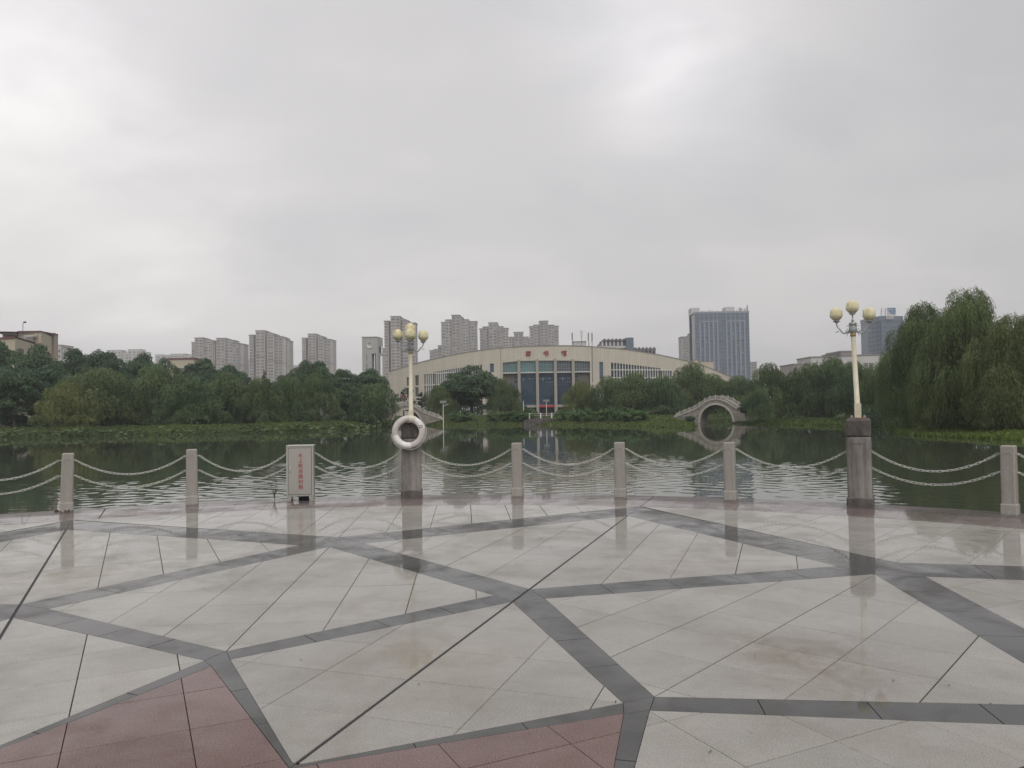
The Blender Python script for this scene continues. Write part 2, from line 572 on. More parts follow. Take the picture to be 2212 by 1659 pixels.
def tiled(name, col, tw, th, streak=0.12):
    """Large wall tiles with fine joints and rain streaks (UV in metres)."""
    m, nt, p = mat(name)
    t = N(nt, 'ShaderNodeUVMap')
    br = N(nt, 'ShaderNodeTexBrick', offset=0.0)
    br.inputs['Scale'].default_value = 1.0
    br.inputs['Brick Width'].default_value = tw
    br.inputs['Row Height'].default_value = th
    br.inputs['Mortar Size'].default_value = 0.035
    br.inputs['Color1'].default_value = (*col, 1)
    br.inputs['Color2'].default_value = (*[x * 0.955 for x in col], 1)
    br.inputs['Mortar'].default_value = (*[x * 0.80 for x in col], 1)
    L(nt, t.outputs[0], br.inputs['Vector'])
    mpn = N(nt, 'ShaderNodeMapping')
    mpn.inputs['Scale'].default_value = (0.6, 0.05, 1)
    L(nt, t.outputs[0], mpn.inputs[0])
    n = N(nt, 'ShaderNodeTexNoise', i_Scale=1.0, i_Detail=6.0, i_Roughness=0.7)
    L(nt, mpn.outputs[0], n.inputs[0])
    s = ramp(nt, n.outputs[0], [(0.3, (1 - streak,) * 3), (0.6, (1.03,) * 3)])
    L(nt, mixc(nt, 1.0, br.outputs[0], s, 'MULTIPLY'), p.inputs['Base Color'])
    p.inputs['Roughness'].default_value = 0.7
    return m


M_LIB = tiled('library_tiles', (0.54, 0.498, 0.425), 1.2, 0.8)


def masonry(name, col):
    m, nt, p = mat(name)
    t = N(nt, 'ShaderNodeUVMap')
    br = N(nt, 'ShaderNodeTexBrick')
    br.inputs['Scale'].default_value = 1.0
    br.inputs['Brick Width'].default_value = 0.7
    br.inputs['Row Height'].default_value = 0.19
    br.inputs['Mortar Size'].default_value = 0.022
    br.inputs['Color1'].default_value = (*col, 1)
    br.inputs['Color2'].default_value = (*[x * 0.78 for x in col], 1)
    br.inputs['Mortar'].default_value = (*[x * 0.45 for x in col], 1)
    L(nt, t.outputs[0], br.inputs['Vector'])
    n = N(nt, 'ShaderNodeTexNoise', i_Scale=1.4, i_Detail=7.0, i_Roughness=0.7)
    L(nt, t.outputs[0], n.inputs[0])
    s = ramp(nt, n.outputs[0], [(0.32, (0.62, 0.58, 0.55)), (0.62, (1.08, 1.06, 1.04))])
    L(nt, mixc(nt, 1.0, br.outputs[0], s, 'MULTIPLY'), p.inputs['Base Color'])
    p.inputs['Roughness'].default_value = 0.85
    b = N(nt, 'ShaderNodeBump', i_Strength=0.7, i_Distance=0.04)
    L(nt, br.outputs['Fac'], b.inputs['Height'])
    b.invert = True
    L(nt, b.outputs[0], p.inputs['Normal'])
    return m


M_MASON = masonry('bridge_masonry', (0.36, 0.33, 0.30))


def water_mat():
    m, nt, p = mat('lake_water')
    g = N(nt, 'ShaderNodeNewGeometry')
    p.inputs['Base Color'].default_value = (0.056, 0.066, 0.047, 1)
    p.inputs['Roughness'].default_value = 0.03
    p.inputs['IOR'].default_value = 1.33
    mpn = N(nt, 'ShaderNodeMapping')
    mpn.inputs['Scale'].default_value = (1.6, 1.05, 1)
    mpn.inputs['Rotation'].default_value = (0, 0, R(8))
    L(nt, g.outputs['Position'], mpn.inputs[0])
    r1 = N(nt, 'ShaderNodeTexNoise', i_Scale=1.55, i_Detail=2.5, i_Roughness=0.5, i_Distortion=0.4)
    L(nt, mpn.outputs[0], r1.inputs[0])
    h = mth(nt, 'MULTIPLY', r1.outputs[0], 0.0012)
    b = N(nt, 'ShaderNodeBump', i_Strength=1.0, i_Distance=1.0)
    L(nt, h, b.inputs['Height'])
    L(nt, b.outputs[0], p.inputs['Normal'])
    return m


M_WATER = water_mat()


def ground_mat():
    m, nt, p = mat('turf_and_soil')
    g = N(nt, 'ShaderNodeNewGeometry')
    a = N(nt, 'ShaderNodeTexNoise', i_Scale=0.35, i_Detail=8.0, i_Roughness=0.7)
    b = N(nt, 'ShaderNodeTexNoise', i_Scale=5.0, i_Detail=5.0, i_Roughness=0.7)
    L(nt, g.outputs['Position'], a.inputs[0])
    L(nt, g.outputs['Position'], b.inputs[0])
    f = mth(nt, 'ADD', mth(nt, 'MULTIPLY', a.outputs[0], 0.6), mth(nt, 'MULTIPLY', b.outputs[0], 0.4))
    L(nt, ramp(nt, f, [(0.34, (0.022, 0.024, 0.014)), (0.5, (0.040, 0.054, 0.018)), (0.7, (0.075, 0.095, 0.03))]), p.inputs['Base Color'])
    p.inputs['Roughness'].default_value = 0.9
    p.inputs['Specular IOR Level'].default_value = 0.15
    return m


M_GROUND = ground_mat()

# ------------------------------------------------------------------ lake, land
WZ = -1.1
OX, OY = -1.72, 1.49                                 # centre of the round plaza
RQ = 13.06


def W(x, y):
    return (x, y)


def px(x, y):
    p = gnd(x, y, WZ)
    return (p.x, p.y)


BR_R = (31.2, 118.0, R(-35))                         # right bridge: centre, yaw
BR_L = (-18.6, 135.0, R(25))


def inlet(b, length):
    cx, cy, a = b
    f = (math.cos(a), math.sin(a))
    d = (-math.sin(a), math.cos(a))
    q = lambda s, t: (cx + f[0] * s + d[0] * t, cy + f[1] * s + d[1] * t)
    return [q(-3.2, -2.2), q(-3.2, length), q(3.2, length), q(3.2, -2.2)]


LAKE = [W(-130, -9), W(-128, 70), px(-200, 963), px(0, 946), px(230, 941), px(460, 938), px(640, 933), px(760, 929), px(815, 924)]
LAKE += inlet(BR_L, 15)
LAKE += [px(935, 920), px(1000, 920.5), px(1080, 919), px(1160, 918), px(1260, 919.5), px(1370, 921), px(1450, 924), px(1485, 926), px(1508, 921)]
LAKE += inlet(BR_R, 17)
LAKE += [px(1630, 917), px(1690, 918), px(1760, 920), px(1880, 921.5), px(1928, 930), px(1937, 938), px(1990, 943), px(2060, 946), px(2212, 953), W(58, 32), W(80, 30), W(115, 10), W(115, -9)]
LP = np.array(LAKE)


def lake_sd(x, y):
    """Signed distance to the shoreline, positive on land."""
    x, y = np.asarray(x, float), np.asarray(y, float)
    d2 = np.full(x.shape, 1e18)
    inside = np.zeros(x.shape, bool)
    n = len(LP)
    for i in range(n):
        a, b = LP[i], LP[(i + 1) % n]
        e = b - a
        wx, wy = x - a[0], y - a[1]
        t = np.clip((wx * e[0] + wy * e[1]) / (e @ e), 0, 1)
        d2 = np.minimum(d2, (wx - e[0] * t) ** 2 + (wy - e[1] * t) ** 2)
        c = (a[1] > y) != (b[1] > y)
        if abs(e[1]) > 1e-9:
            inside ^= c & (x < a[0] + (y - a[1]) / e[1] * e[0])
    return np.where(inside, -1, 1) * np.sqrt(d2)


def land_z(x, y):
    d = lake_sd(x, y)
    wob = 0.10 * np.sin(x * 0.9 + 1.3) * np.sin(y * 0.7) + 0.06 * np.sin(x * 2.3) * np.cos(y * 1.9)
    t = np.clip(d / 6.0, 0, 1)
    top = 1.1 - 0.5 * np.clip((x - 22) / 14, 0, 1) * np.clip((140 - y) / 15, 0, 1)   # the right bank lies lower
    z = np.where(d < 0, WZ + d * 0.5, WZ + top * (1 - (1 - t) ** 1.7)) + wob * np.clip(d / 3, 0, 1) * 0.8
    z = np.maximum(z, -2.6)
    near = np.clip((30 - y) / 10, 0, 1)
    return z - near * 0.16 * (d > 0)


def lz(x, y):
    return float(land_z(np.array([x]), np.array([y]))[0])


def land():
    xs = np.concatenate([[-1900, -1000, -500, -300, -200], np.arange(-150, 122, 1.15), [140, 200, 300, 500, 1000, 1900]])
    ys = np.concatenate([[-190, -80, -40], np.arange(-20, 172, 1.1), [190, 240, 320, 500, 900, 1600, 2300]])
    X, Y = np.meshgrid(xs, ys)
    Z = land_z(X.ravel(), Y.ravel())
    V = np.c_[X.ravel(), Y.ravel(), Z]
    nx, ny = len(xs), len(ys)
    i = (np.arange(ny - 1)[:, None] * nx + np.arange(nx - 1)[None]).ravel()
    F = np.c_[i, i + 1, i + nx + 1, i + nx]
    o = put('ground', np_mesh('ground', V, F, M_GROUND, smooth=True))
    tag(o, 'dark grassy banks and level ground around the lake', kind='structure')
    # breeze ripples are real waves on the near half of the lake; the far half lies calm
    rng = np.random.default_rng(12)
    xs = np.arange(-50, 42.01, 0.115)
    ys = [11.0]
    while ys[-1] < 72:
        ys.append(ys[-1] + 0.06 + 0.0028 * ys[-1])
    ys = np.array(ys)
    X, Y = np.meshgrid(xs, ys)
    H = np.zeros_like(X)
    for i in range(60):
        lam = 0.27 * (3.6 ** rng.random())
        th = rng.normal(0, 0.95)
        k = 2 * math.pi / lam
        H += 0.041 / k / math.sqrt(30) * np.cos(k * (math.sin(th) * X + math.cos(th) * Y) + rng.uniform(0, 6.28)) * (1.25 if lam < 1 else 0.8)
    patch = 6 * np.sin(X * .16 + 1) * np.cos(Y * .11 + X * .05) + 4 * np.sin(X * .37 + Y * .21) + 2.2 * np.sin(X * .9 - Y * .6)
    e = Y + patch + 3.0 * np.maximum(X - 8, 0) + 0.8 * np.maximum(-13 - X, 0)
    m1 = np.clip((64 - e) / 34, 0, 1)
    m2 = 0.25 + 0.75 * np.clip((Y + patch * .6 - 17 + np.minimum(X + 8, 0) * .8) / 9, 0, 1)
    gust = 0.62 + 0.38 * np.sin(X * .23 + Y * .35) * np.sin(Y * .19 - X * .11 + 2)
    rim = np.clip((X + 50) / 5, 0, 1) * np.clip((42 - X) / 5, 0, 1) * np.clip((72 - Y) / 6, 0, 1)
    Z = WZ + H * (m1 * m1 * (3 - 2 * m1) * m2 * gust + 0.025) * rim
    V = np.c_[X.ravel(), Y.ravel(), Z.ravel()]
    nx, ny = len(xs), len(ys)
    i = (np.arange(ny - 1)[:, None] * nx + np.arange(nx - 1)[None]).ravel()
    F = np.c_[i, i + 1, i + nx + 1, i + nx]
    n = len(V)
    x0, x1, y0, y1 = xs[0], xs[-1], ys[0], ys[-1]
    V = np.r_[V, [(-260, -60, WZ), (240, -60, WZ), (240, 220, WZ), (-260, 220, WZ), (x0, y0, WZ), (x1, y0, WZ), (x1, y1, WZ), (x0, y1, WZ)]]
    F = np.r_[F, [(n, n + 1, n + 5, n + 4), (n + 1, n + 2, n + 6, n + 5), (n + 2, n + 3, n + 7, n + 6), (n + 3, n, n + 4, n + 7)]]
    tag(put('lake_water', np_mesh('lake_water', V, F, M_WATER, smooth=True)), 'dark green lake, calm far out and rippled nearer the plaza', kind='structure')


land()

# ------------------------------------------------------------------ plaza: granite slabs laid in a star lattice round its centre


def pol(r, deg):
    return (OX + r * math.sin(R(deg)), OY + r * math.cos(R(deg)))


def clip(poly, nx, ny, c):
    """Keep the part of a convex polygon where n.p <= c."""
    out = []
    n = len(poly)
    for i in range(n):
        a, b = poly[i], poly[(i + 1) % n]
        da, db = nx * a[0] + ny * a[1] - c, nx * b[0] + ny * b[1] - c
        if da <= 0:
            out.append(a)
        if (da < 0 < db) or (db < 0 < da):
            t = da / (da - db)
            out.append((a[0] + (b[0] - a[0]) * t, a[1] + (b[1] - a[1]) * t))
    return out


def area(p):
    return 0.5 * sum(p[i][0] * p[(i + 1) % len(p)][1] - p[(i + 1) % len(p)][0] * p[i][1] for i in range(len(p)))


def inset(p, g):
    if area(p) < 0:
        p = p[::-1]
    q = p
    n = len(p)
    for i in range(n):
        a, b = p[i], p[(i + 1) % n]
        ex, ey = b[0] - a[0], b[1] - a[1]
        l = math.hypot(ex, ey)
        if l < 1e-6:
            continue
        nx, ny = ey / l, -ex / l
        q = clip(q, nx, ny, nx * a[0] + ny * a[1] - g)
        if len(q) < 3:
            return []
    return q


def cuts(polys, ang, offs, gaps, across):
    """Split polygons along lines of a frame whose axis points to ANG; across: lines at u = const, else v = const."""
    ax = (math.sin(R(ang)), math.cos(R(ang)))
    n = ax if across else (ax[1], -ax[0])
    c0 = n[0] * OX + n[1] * OY
    for o, g in zip(offs, gaps):
        nxt = []
        for p in polys:
            s = [n[0] * a[0] + n[1] * a[1] - c0 for a in p]
            if max(s) <= o or min(s) >= o:
                nxt.append(p)
                continue
            l = clip(p, n[0], n[1], c0 + o - g / 2)
            r = clip(p, -n[0], -n[1], -(c0 + o + g / 2))
            nxt += [q for q in (l, r) if len(q) > 2]
        polys = nxt
    return polys


A0 = 18.95
DB, DC, DD = 2.85, 2.45, 1.33
rA, rAi, rB, rBs, rBi, rC, rCs, rCi, rD, rDs, rDi, rE, rEi = 11.485, 10.43, 8.375, 7.86, 7.68, 5.69, 5.40, 5.22, 3.745, 3.56, 3.44, 2.165, 2.135
SLABS = {'pale_slab': [], 'grey_slab': [], 'red_slab': [], 'edge_slab': []}
rs = random.Random(3)
vo = [k * 0.567 for k in range(-7, 8)]
uo = [2.19 + k * 0.5625 for k in range(-4, 18)]


def pave(kind, polys, mats=None):
    for p in polys:
        q = inset(p, 0.0010)
        if len(q) > 2 and abs(area(q)) > 4e-4:
            SLABS[kind].append((q, mats))


def field(kind, poly, ang, joint=False):
    vg = [0.021 if (joint and abs(v) < 1e-6) else rs.choice((0.002, 0.003, 0.004, 0.006)) for v in vo]
    ug = [rs.choice((0.0004, 0.0008, 0.0015, 0.003)) for _ in uo]
    pave(kind, cuts(cuts([poly], ang, vo, vg, False), ang, uo, ug, True))


def band(a, b, c, d, ang=None):
    """A strip of grey slabs from edge a-d to edge b-c."""
    m0 = ((a[0] + d[0]) / 2, (a[1] + d[1]) / 2)
    m1 = ((b[0] + c[0]) / 2, (b[1] + c[1]) / 2)
    l = math.hypot(m1[0] - m0[0], m1[1] - m0[1])
    n = (m1[0] - m0[0]) / l, (m1[1] - m0[1]) / l
    polys = [[a, b, c, d]]
    k = max(1, round(l / 0.6))
    for i in range(1, k):
        o = n[0] * m0[0] + n[1] * m0[1] + l * i / k
        nxt = []
        for p in polys:
            for q in (clip(p, n[0], n[1], o - 0.001), clip(p, -n[0], -n[1], -o - 0.001)):
                if len(q) > 2:
                    nxt.append(q)
        polys = nxt
    if ang is not None:
        polys = cuts(polys, ang, [0.0], [0.021], False)
    pave('grey_slab', polys)


for k in range(8):
    aE = A0 + 45 * k
    aB = aE - 22.5
    aN = aB - 22.5
    B = dict(o=pol(rB, aB), p=pol(rBs, aB + DB), m=pol(rBs, aB - DB), i=pol(rBi, aB))
    D = dict(o=pol(rD, aB), p=pol(rDs, aB + DD), m=pol(rDs, aB - DD), i=pol(rDi, aB))
    C = dict(o=pol(rC, aE), p=pol(rCs, aE + DC), m=pol(rCs, aE - DC), i=pol(rCi, aE))
    C0 = dict(o=pol(rC, aN), p=pol(rCs, aN + DC), m=pol(rCs, aN - DC), i=pol(rCi, aN))
    Bn = dict(o=pol(rB, aB + 45), p=pol(rBs, aB + 45 + DB), m=pol(rBs, aB + 45 - DB), i=pol(rBi, aB + 45))
    Dn = dict(o=pol(rD, aB + 45), p=pol(rDs, aB + 45 + DD), m=pol(rDs, aB + 45 - DD), i=pol(rDi, aB + 45))
    arc = [pol(11.49, aE - 45 * t / 10 - (0.4 if t == 0 else (-0.4 if t == 10 else 0))) for t in range(11)]
    field('pale_slab', [B['o']] + arc, aB)
    field('pale_slab', [pol(rAi, aE), Bn['m'], C['o'], B['p']], aE, True)
    field('pale_slab', [B['i'], C['m'], D['o'], C0['p']], aB)
    field('pale_slab', [C['i'], Dn['m'], pol(rE, aE), D['p']], aE, True)
    j = round((aB - (A0 - 45)) / 90)
    field('red_slab', [pol(0.25, aB), pol(rEi, aE), D['i'], pol(rEi, aN)], A0 - 45 + 90 * j)
    ax = None
    band(B['o'], pol(rA, aE), pol(rAi, aE), B['p'])
    band(B['o'], pol(rA, aN), pol(rAi, aN), B['m'])
    band(B['p'], C['o'], C['m'], B['i'])
    band(B['m'], C0['o'], C0['p'], B['i'])
    band(C['p'], Dn['o'], Dn['m'], C['i'])
    band(C['m'], D['o'], D['p'], C['i'])
    band(D['p'], pol(rE, aE), pol(rEi, aE), D['i'])
    band(D['m'], pol(rE, aN), pol(rEi, aN), D['i'])
    pave('grey_slab', [[B['o'], B['p'], B['i'], B['m']]])
    pave('grey_slab', [[D['o'], D['p'], D['i'], D['m']]])
    pave('grey_slab', cuts([[C['o'], C['p'], C['i'], C['m']]], aE, [0.0], [0.021], False))
# the last two rows of slabs follow the edge
for k in range(150):
    a, b = A0 + 2.4 * k, A0 + 2.4 * (k + 1)
    g = 0.06 if k % 18.75 < 1 else 0.0
    pave('edge_slab', [[pol(11.497, a + g), pol(12.365, a + g), pol(12.365, b), pol(11.497, b)]], 0)
    pave('edge_slab', [[pol(12.368, a + g), pol(RQ, a + g), pol(RQ, b), pol(12.368, b)]], 1)


def slab_mb(mb, q, z, sl, mi=0, depth=0.02):
    if area(q) < 0:
        q = q[::-1]
    cx = sum(a[0] for a in q) / len(q)
    cy = sum(a[1] for a in q) / len(q)
    n = len(q)
    top = [(a[0], a[1], z + (a[0] - cx) * sl[0] + (a[1] - cy) * sl[1]) for a in q]
    ch = 0.0025
    # a small arris round the upper edge
    inn = [(cx + (a[0] - cx) * (1 - ch / max(0.02, math.hypot(a[0] - cx, a[1] - cy))), cy + (a[1] - cy) * (1 - ch / max(0.02, math.hypot(a[0] - cx, a[1] - cy)))) for a in q]
    pts = [(a[0], a[1], z - depth) for a in q] + [(t[0], t[1], t[2] - 0.0015) for t in top] + [(i_[0], i_[1], t[2]) for i_, t in zip(inn, top)]
    fs = [[i, (i + 1) % n, n + (i + 1) % n, n + i] for i in range(n)]
    fs += [[n + i, n + (i + 1) % n, 2 * n + (i + 1) % n, 2 * n + i] for i in range(n)]
    fs.append(list(range(2 * n, 3 * n)))
    mb.add(pts, fs, mi)


def build_plaza():
    base = MB()
    ring = [pol(RQ - 0.012, i * 2.4) for i in range(150)]
    ring = ring[::-1]
    base.add([(x, y, -0.012) for x, y in ring] + [(x, y, -2.4) for x, y in ring], [list(range(150))] + [[i, 150 + i, 150 + (i + 1) % 150, (i + 1) % 150] for i in range(150)])
    plaza = base.build('plaza', M_MORTAR)
    tag(plaza, 'round rain-wet lakeside plaza paved in a star lattice of pale, grey and red granite', kind='structure')
    mats = {'pale_slab': [M_PALE], 'grey_slab': [M_BAND], 'red_slab': [M_RED], 'edge_slab': [M_REDEDGE, M_RIM]}
    for kind, lst in SLABS.items():
        scored = []
        for q, mi in lst:
            pp = [proj((a[0], a[1], 0)) for a in q]
            seen = 0.0
            if all(pp):
                cp = [(min(max(u, 0), 2212), min(max(v, 0), 1659)) for u, v in pp]
                seen = abs(area(cp))
            scored.append((seen, q, mi))
        scored.sort(key=lambda s: -s[0])
        rest = MB()
        for i, (seen, q, mi) in enumerate(scored):
            sl = (rs.uniform(-1, 1) * 0.0006, rs.uniform(-1, 1) * 0.0006)
            z = rs.uniform(-0.0006, 0.0006)
            if i < 298 and seen > 25:
                mb = MB()
                slab_mb(mb, q, z, sl)
                mb.build(kind, mats[kind][mi or 0], plaza)
            else:
                slab_mb(rest, q, z, sl, mi or 0)
        if rest.f:
            o = rest.build(kind + '_rest', mats[kind], plaza)
            o['kind'] = 'stuff'
    fill = MB()
    for k in range(8):
        a = A0 + 45 * k
        ax = (math.sin(R(a)), math.cos(R(a)))
        nx = (ax[1], -ax[0])
        p = lambda r, s: (OX + ax[0] * r + nx[0] * s, OY + ax[1] * r + nx[1] * s, -0.0045)
        fill.poly([p(2.2, 0.0099), p(RQ - 0.05, 0.0099), p(RQ - 0.05, -0.0099), p(2.2, -0.0099)])
    fill.build('expansion_joint', M_JOINT, plaza)
    return plaza


PLAZA = build_plaza()

# ------------------------------------------------------------------ chain posts, lamps, cabinet
PR = 12.87
POST_ANG = {'P0': -35.4, 'P1': -26.8, 'P2': -18.1, 'P4': 8.0, 'P5': 16.4, 'P6': 24.9, 'P7': 42.8, 'P8': 51.4}
PLABEL = {
    'P0': 'square granite chain post beyond the picture, left of the leftmost visible post',
    'P1': 'leftmost square granite chain post, with dark clods at its foot',
    'P2': 'square granite chain post between the leftmost post and the steel cabinet',
    'P4': 'square granite chain post next right of the lamp with the life ring',
    'P5': 'square granite chain post in the middle of the three posts between the lamps',
    'P6': 'square granite chain post below the right arched bridge, left of the three-shade lamp',
    'P7': 'rightmost square granite chain post in front of the big willow',
    'P8': 'square granite chain post beyond the picture, right of the rightmost visible post',
}


def make_post():
    t = thing('chain_post', '', 'post', group='granite posts along the plaza edge')
    a = MB()
    a.cbox(0.205, 0.205, 0, 0.15, ch=0.012)
    a.build('base_block', M_POST, t)
    s = MB()
    s.cbox(0.178, 0.178, 0.15, 0.97, ch=0.014)
    for r in range(4):                                 # raised fillet round a sunk panel on every face
        M = Matrix.Rotation(math.pi / 2 * r, 4, 'Z')
        for lo, hi in (((-0.062, -0.094, 0.17), (-0.050, -0.088, 0.86)), ((0.050, -0.094, 0.17), (0.062, -0.088, 0.86)), ((-0.062, -0.094, 0.86), (0.062, -0.088, 0.872))):
            s.box(lo, hi, M=M)
    s.build('shaft', M_POST, t)
    for sx in (-1, 1):
        for z in (0.59, 0.85):
            h = MB()
            h.tube([(sx * 0.088, 0, z), (sx * 0.125, 0, z)], 0.007, 6)
            h.build('chain_hook', M_CHAIN, t)
    return t


post0 = make_post()
first = True
for key, ang in POST_ANG.items():
    x, y = pol(PR, ang)
    rz = R(-ang)
    if first:
        post0.location, post0.rotation_euler = (x, y, 0), (0, 0, rz)
        post0['label'] = PLABEL[key]
        first = False
    else:
        c_ = copy_tree(post0, PLABEL[key], (x, y, 0), rz + R(rs.uniform(-2, 2)))
        c_.rotation_euler = (R(rs.uniform(-.5, .5)), R({'P1': 1.3}.get(key, rs.uniform(-.4, .4))), c_.rotation_euler.z)


def tulip():
    """A tulip lamp shade: six pointed petals round a domed bud."""
    b = MB()
    b.lathe([(0.030, 0.0), (0.062, 0.022), (0.082, 0.055), (0.086, 0.09), (0.082, 0.12), (0.074, 0.15), (0.064, 0.172), (0.048, 0.193), (0.026, 0.207), (0.0015, 0.212)], 30,
            fn=lambda t, i, r, z: (r * (0.97 + 0.03 * abs(math.cos(2 * t + 0.5))), z))
    nseg, rows = 60, 9
    pts, fs = [], []
    for side in (0, 1):
        for i in range(rows):
            u = i / (rows - 1)
            for k in range(nseg):
                t = 2 * math.pi * k / nseg
                pet = abs(math.cos(3 * t))
                tip = 0.112 + 0.062 * pet ** 1.4
                z = u * tip
                r = 0.032 + 0.066 * math.sin(min(1.0, (z / 0.085)) * math.pi / 2) ** 0.8
                if z > 0.085:
                    r += -0.010 * ((z - 0.085) / 0.09) + 0.012 * max(0, (z - 0.135) / 0.04) ** 2
                r *= 0.955 + 0.045 * pet ** 0.5
                r -= side * 0.005
                pts.append((r * math.cos(t), r * math.sin(t), z))
    for side in (0, 1):
        o = side * rows * nseg
        for i in range(rows - 1):
            for k in range(nseg):
                j = (k + 1) % nseg
                f = [o + i * nseg + k, o + i * nseg + j, o + (i + 1) * nseg + j, o + (i + 1) * nseg + k]
                fs.append(f if side == 0 else f[::-1])
    e = (rows - 1) * nseg
    for k in range(nseg):
        j = (k + 1) % nseg
        fs.append([e + k, e + j, rows * nseg + e + j, rows * nseg + e + k])
    b.add(pts, fs, 0, True)
    return b.mesh('lamp_shade', M_LAMP)


TULIP = tulip()


def make_lamp(label, x, y, rz, arms, arm_r, tilt):
    t = thing('lamp_post', label, 'lamp', (x, y, 0), rz, 'tulip lamps on pedestals')
    a = MB()
    a.cbox(0.385, 0.385, 0, 0.142, ch=0.02)
    a.build('pedestal_base', M_PEDCAP, t)
    s = MB()
    s.cbox(0.345, 0.345, 0.142, 1.086, ch=0.03)
    for r in range(4):                                 # sunk arched panel: double moulding
        M = Matrix.Rotation(math.pi / 2 * r, 4, 'Z')
        for e, pr in ((0.105, 0.1785), (0.085, 0.1765)):
            for lo, hi in (((-e, -pr, 0.17), (-e + 0.011, -0.170, 0.985)), ((e - 0.011, -pr, 0.17), (e, -0.170, 0.985)), ((-e, -pr, 0.985 - (0.105 - e)), (e, -0.170, 0.996 - (0.105 - e)))):
                s.box(lo, hi, M=M)
    s.build('pedestal', M_PED, t)
    n = MB()
    n.cbox(0.30, 0.30, 1.086, 1.102, ch=0.004)
    n.build('pedestal_joint', M_DARK, t)
    c = MB()
    c.cbox(0.35, 0.35, 1.10, 1.365, ch=0.03)
    cap = c.build('pedestal_cap', M_PEDCAP, t)
    p = MB()
    p.box((-0.125, -0.125, 1.365), (0.125, 0.125, 1.377))
    p.build('base_plate', M_RUST, t)
    for bx in (-0.09, 0.09):
        for by in (-0.09, 0.09):
            bo = MB()
            bo.tube([(bx, by, 1.37), (bx, by, 1.415)], 0.011, 8)
            bo.lathe([(0.017, 1.378), (0.017, 1.392), (0.0, 1.393)], 6, c=(bx, by, 0), smooth=False)
            bo.build('anchor_bolt', M_IRON, t)
    q = MB()
    ln = tilt
    top = (ln[0] * 1.3, ln[1] * 1.3)
    q.tube([(0, 0, 1.376), (0, 0, 1.40), (ln[0] * 0.02, 0, 1.40), (top[0], top[1], 2.66)], [0.046, 0.046, 0.040, 0.034], 20)
    q.box((-0.047, -0.047, 1.377), (0.047, 0.047, 1.60))
    q.build('pole', M_CREAM, t)
    T = Matrix.Translation((top[0], top[1], 0))

    def tp(pts):
        return [(u + top[0], v + top[1], w) for u, v, w in pts]
    g = MB()
    g.lathe([(0.036, 2.655), (0.042, 2.66), (0.042, 2.70), (0.036, 2.705)], 20, c=(top[0], top[1], 0))
    g.build('collar', M_GOLD, t)
    h = MB()
    h.lathe([(0.034, 2.70), (0.05, 2.73), (0.058, 2.77), (0.050, 2.80), (0.044, 2.84), (0.058, 2.85), (0.058, 2.862), (0.046, 2.868), (0.046, 2.88), (0.012, 2.885)], 16, c=(top[0], top[1], 0),
            fn=lambda a_, i, r, z: (r * (1 + 0.10 * math.cos(8 * a_)), z))
    if arms == 2:                                      # stubs of the two missing arms
        for sy in (-1, 1):
            h.box((top[0] - 0.02, top[1] + sy * 0.03, 2.745), (top[0] + 0.02, top[1] + sy * 0.078, 2.80))
    h.build('hub', M_IRON, t)
    angs = [0, math.pi] if arms == 2 else [0, math.pi / 2, math.pi, 3 * math.pi / 2]
    for k, a_ in enumerate(angs):
        ca, sa = math.cos(a_), math.sin(a_)
        P = lambda r, z: (top[0] + r * ca, top[1] + r * sa, z)
        m = MB()
        dz = (-0.02, 0.012, 0.0, -0.015)[k]
        arc = []
        for i in range(15):
            u = i / 14
            r = 0.045 + (arm_r - 0.045) * math.sin(u * math.pi / 2) ** 0.9
            z = 2.755 - 0.045 * math.sin(min(1, u * 2.0) * math.pi) + 0.115 * max(0, (u - 0.3) / 0.7) ** 1.6
            arc.append(P(r, z + dz * u))
        m.tube(arc, [0.013] * 8 + [0.011] * 7, 8)
        for (r0, z0, r1, z1, r2, z2) in ((0.11, 2.715, 0.09, 2.76, 0.075, 2.79), (0.05, 2.73, 0.085, 2.69, 0.09, 2.66), (0.04, 2.80, 0.07, 2.835, 0.10, 2.815), (arm_r - 0.03, 2.745, arm_r + 0.01, 2.735, arm_r + 0.03, 2.75)):
            m.tube([P(r0, z0), P((r0 + r1) / 2, (z0 + z1) / 2 + 0.006), P(r1, z1), P(r2, z2)], [0.009, 0.008, 0.006, 0.003], 6)
        arm = m.build('arm', M_IRON, t)
        ez = arc[-1][2]
        cp = MB()
        cp.lathe([(0.012, 0.0), (0.02, 0.012), (0.052, 0.03), (0.055, 0.036), (0.036, 0.042), (0.034, 0.05)], 16, c=(arc[-1][0], arc[-1][1], ez - 0.004), fn=lambda a2, i, r, z: (r * (1 + 0.08 * math.cos(6 * a2)), z))
        cp.build('lamp_cup', M_IRON, t)
        s_ = put('lamp_shade', TULIP, t)
        s_.location = (arc[-1][0], arc[-1][1], ez + 0.040)
        s_.rotation_euler = (rs.uniform(-.05, .05), rs.uniform(-.05, .05), rs.uniform(0, 3))
    f = MB()
    f.lathe([(0.006, 2.885), (0.024, 2.905), (0.026, 2.915), (0.013, 2.922), (0.012, 2.985), (0.018, 2.998), (0.05, 3.014), (0.052, 3.02), (0.034, 3.026)], 14, c=(top[0], top[1], 0))
    f.build('finial_stem', M_IRON, t)
    s_ = put('lamp_shade', TULIP, t)
    s_.location = (top[0], top[1], 3.022)
    s_.rotation_euler = (0, 0, 0.9)
    return t


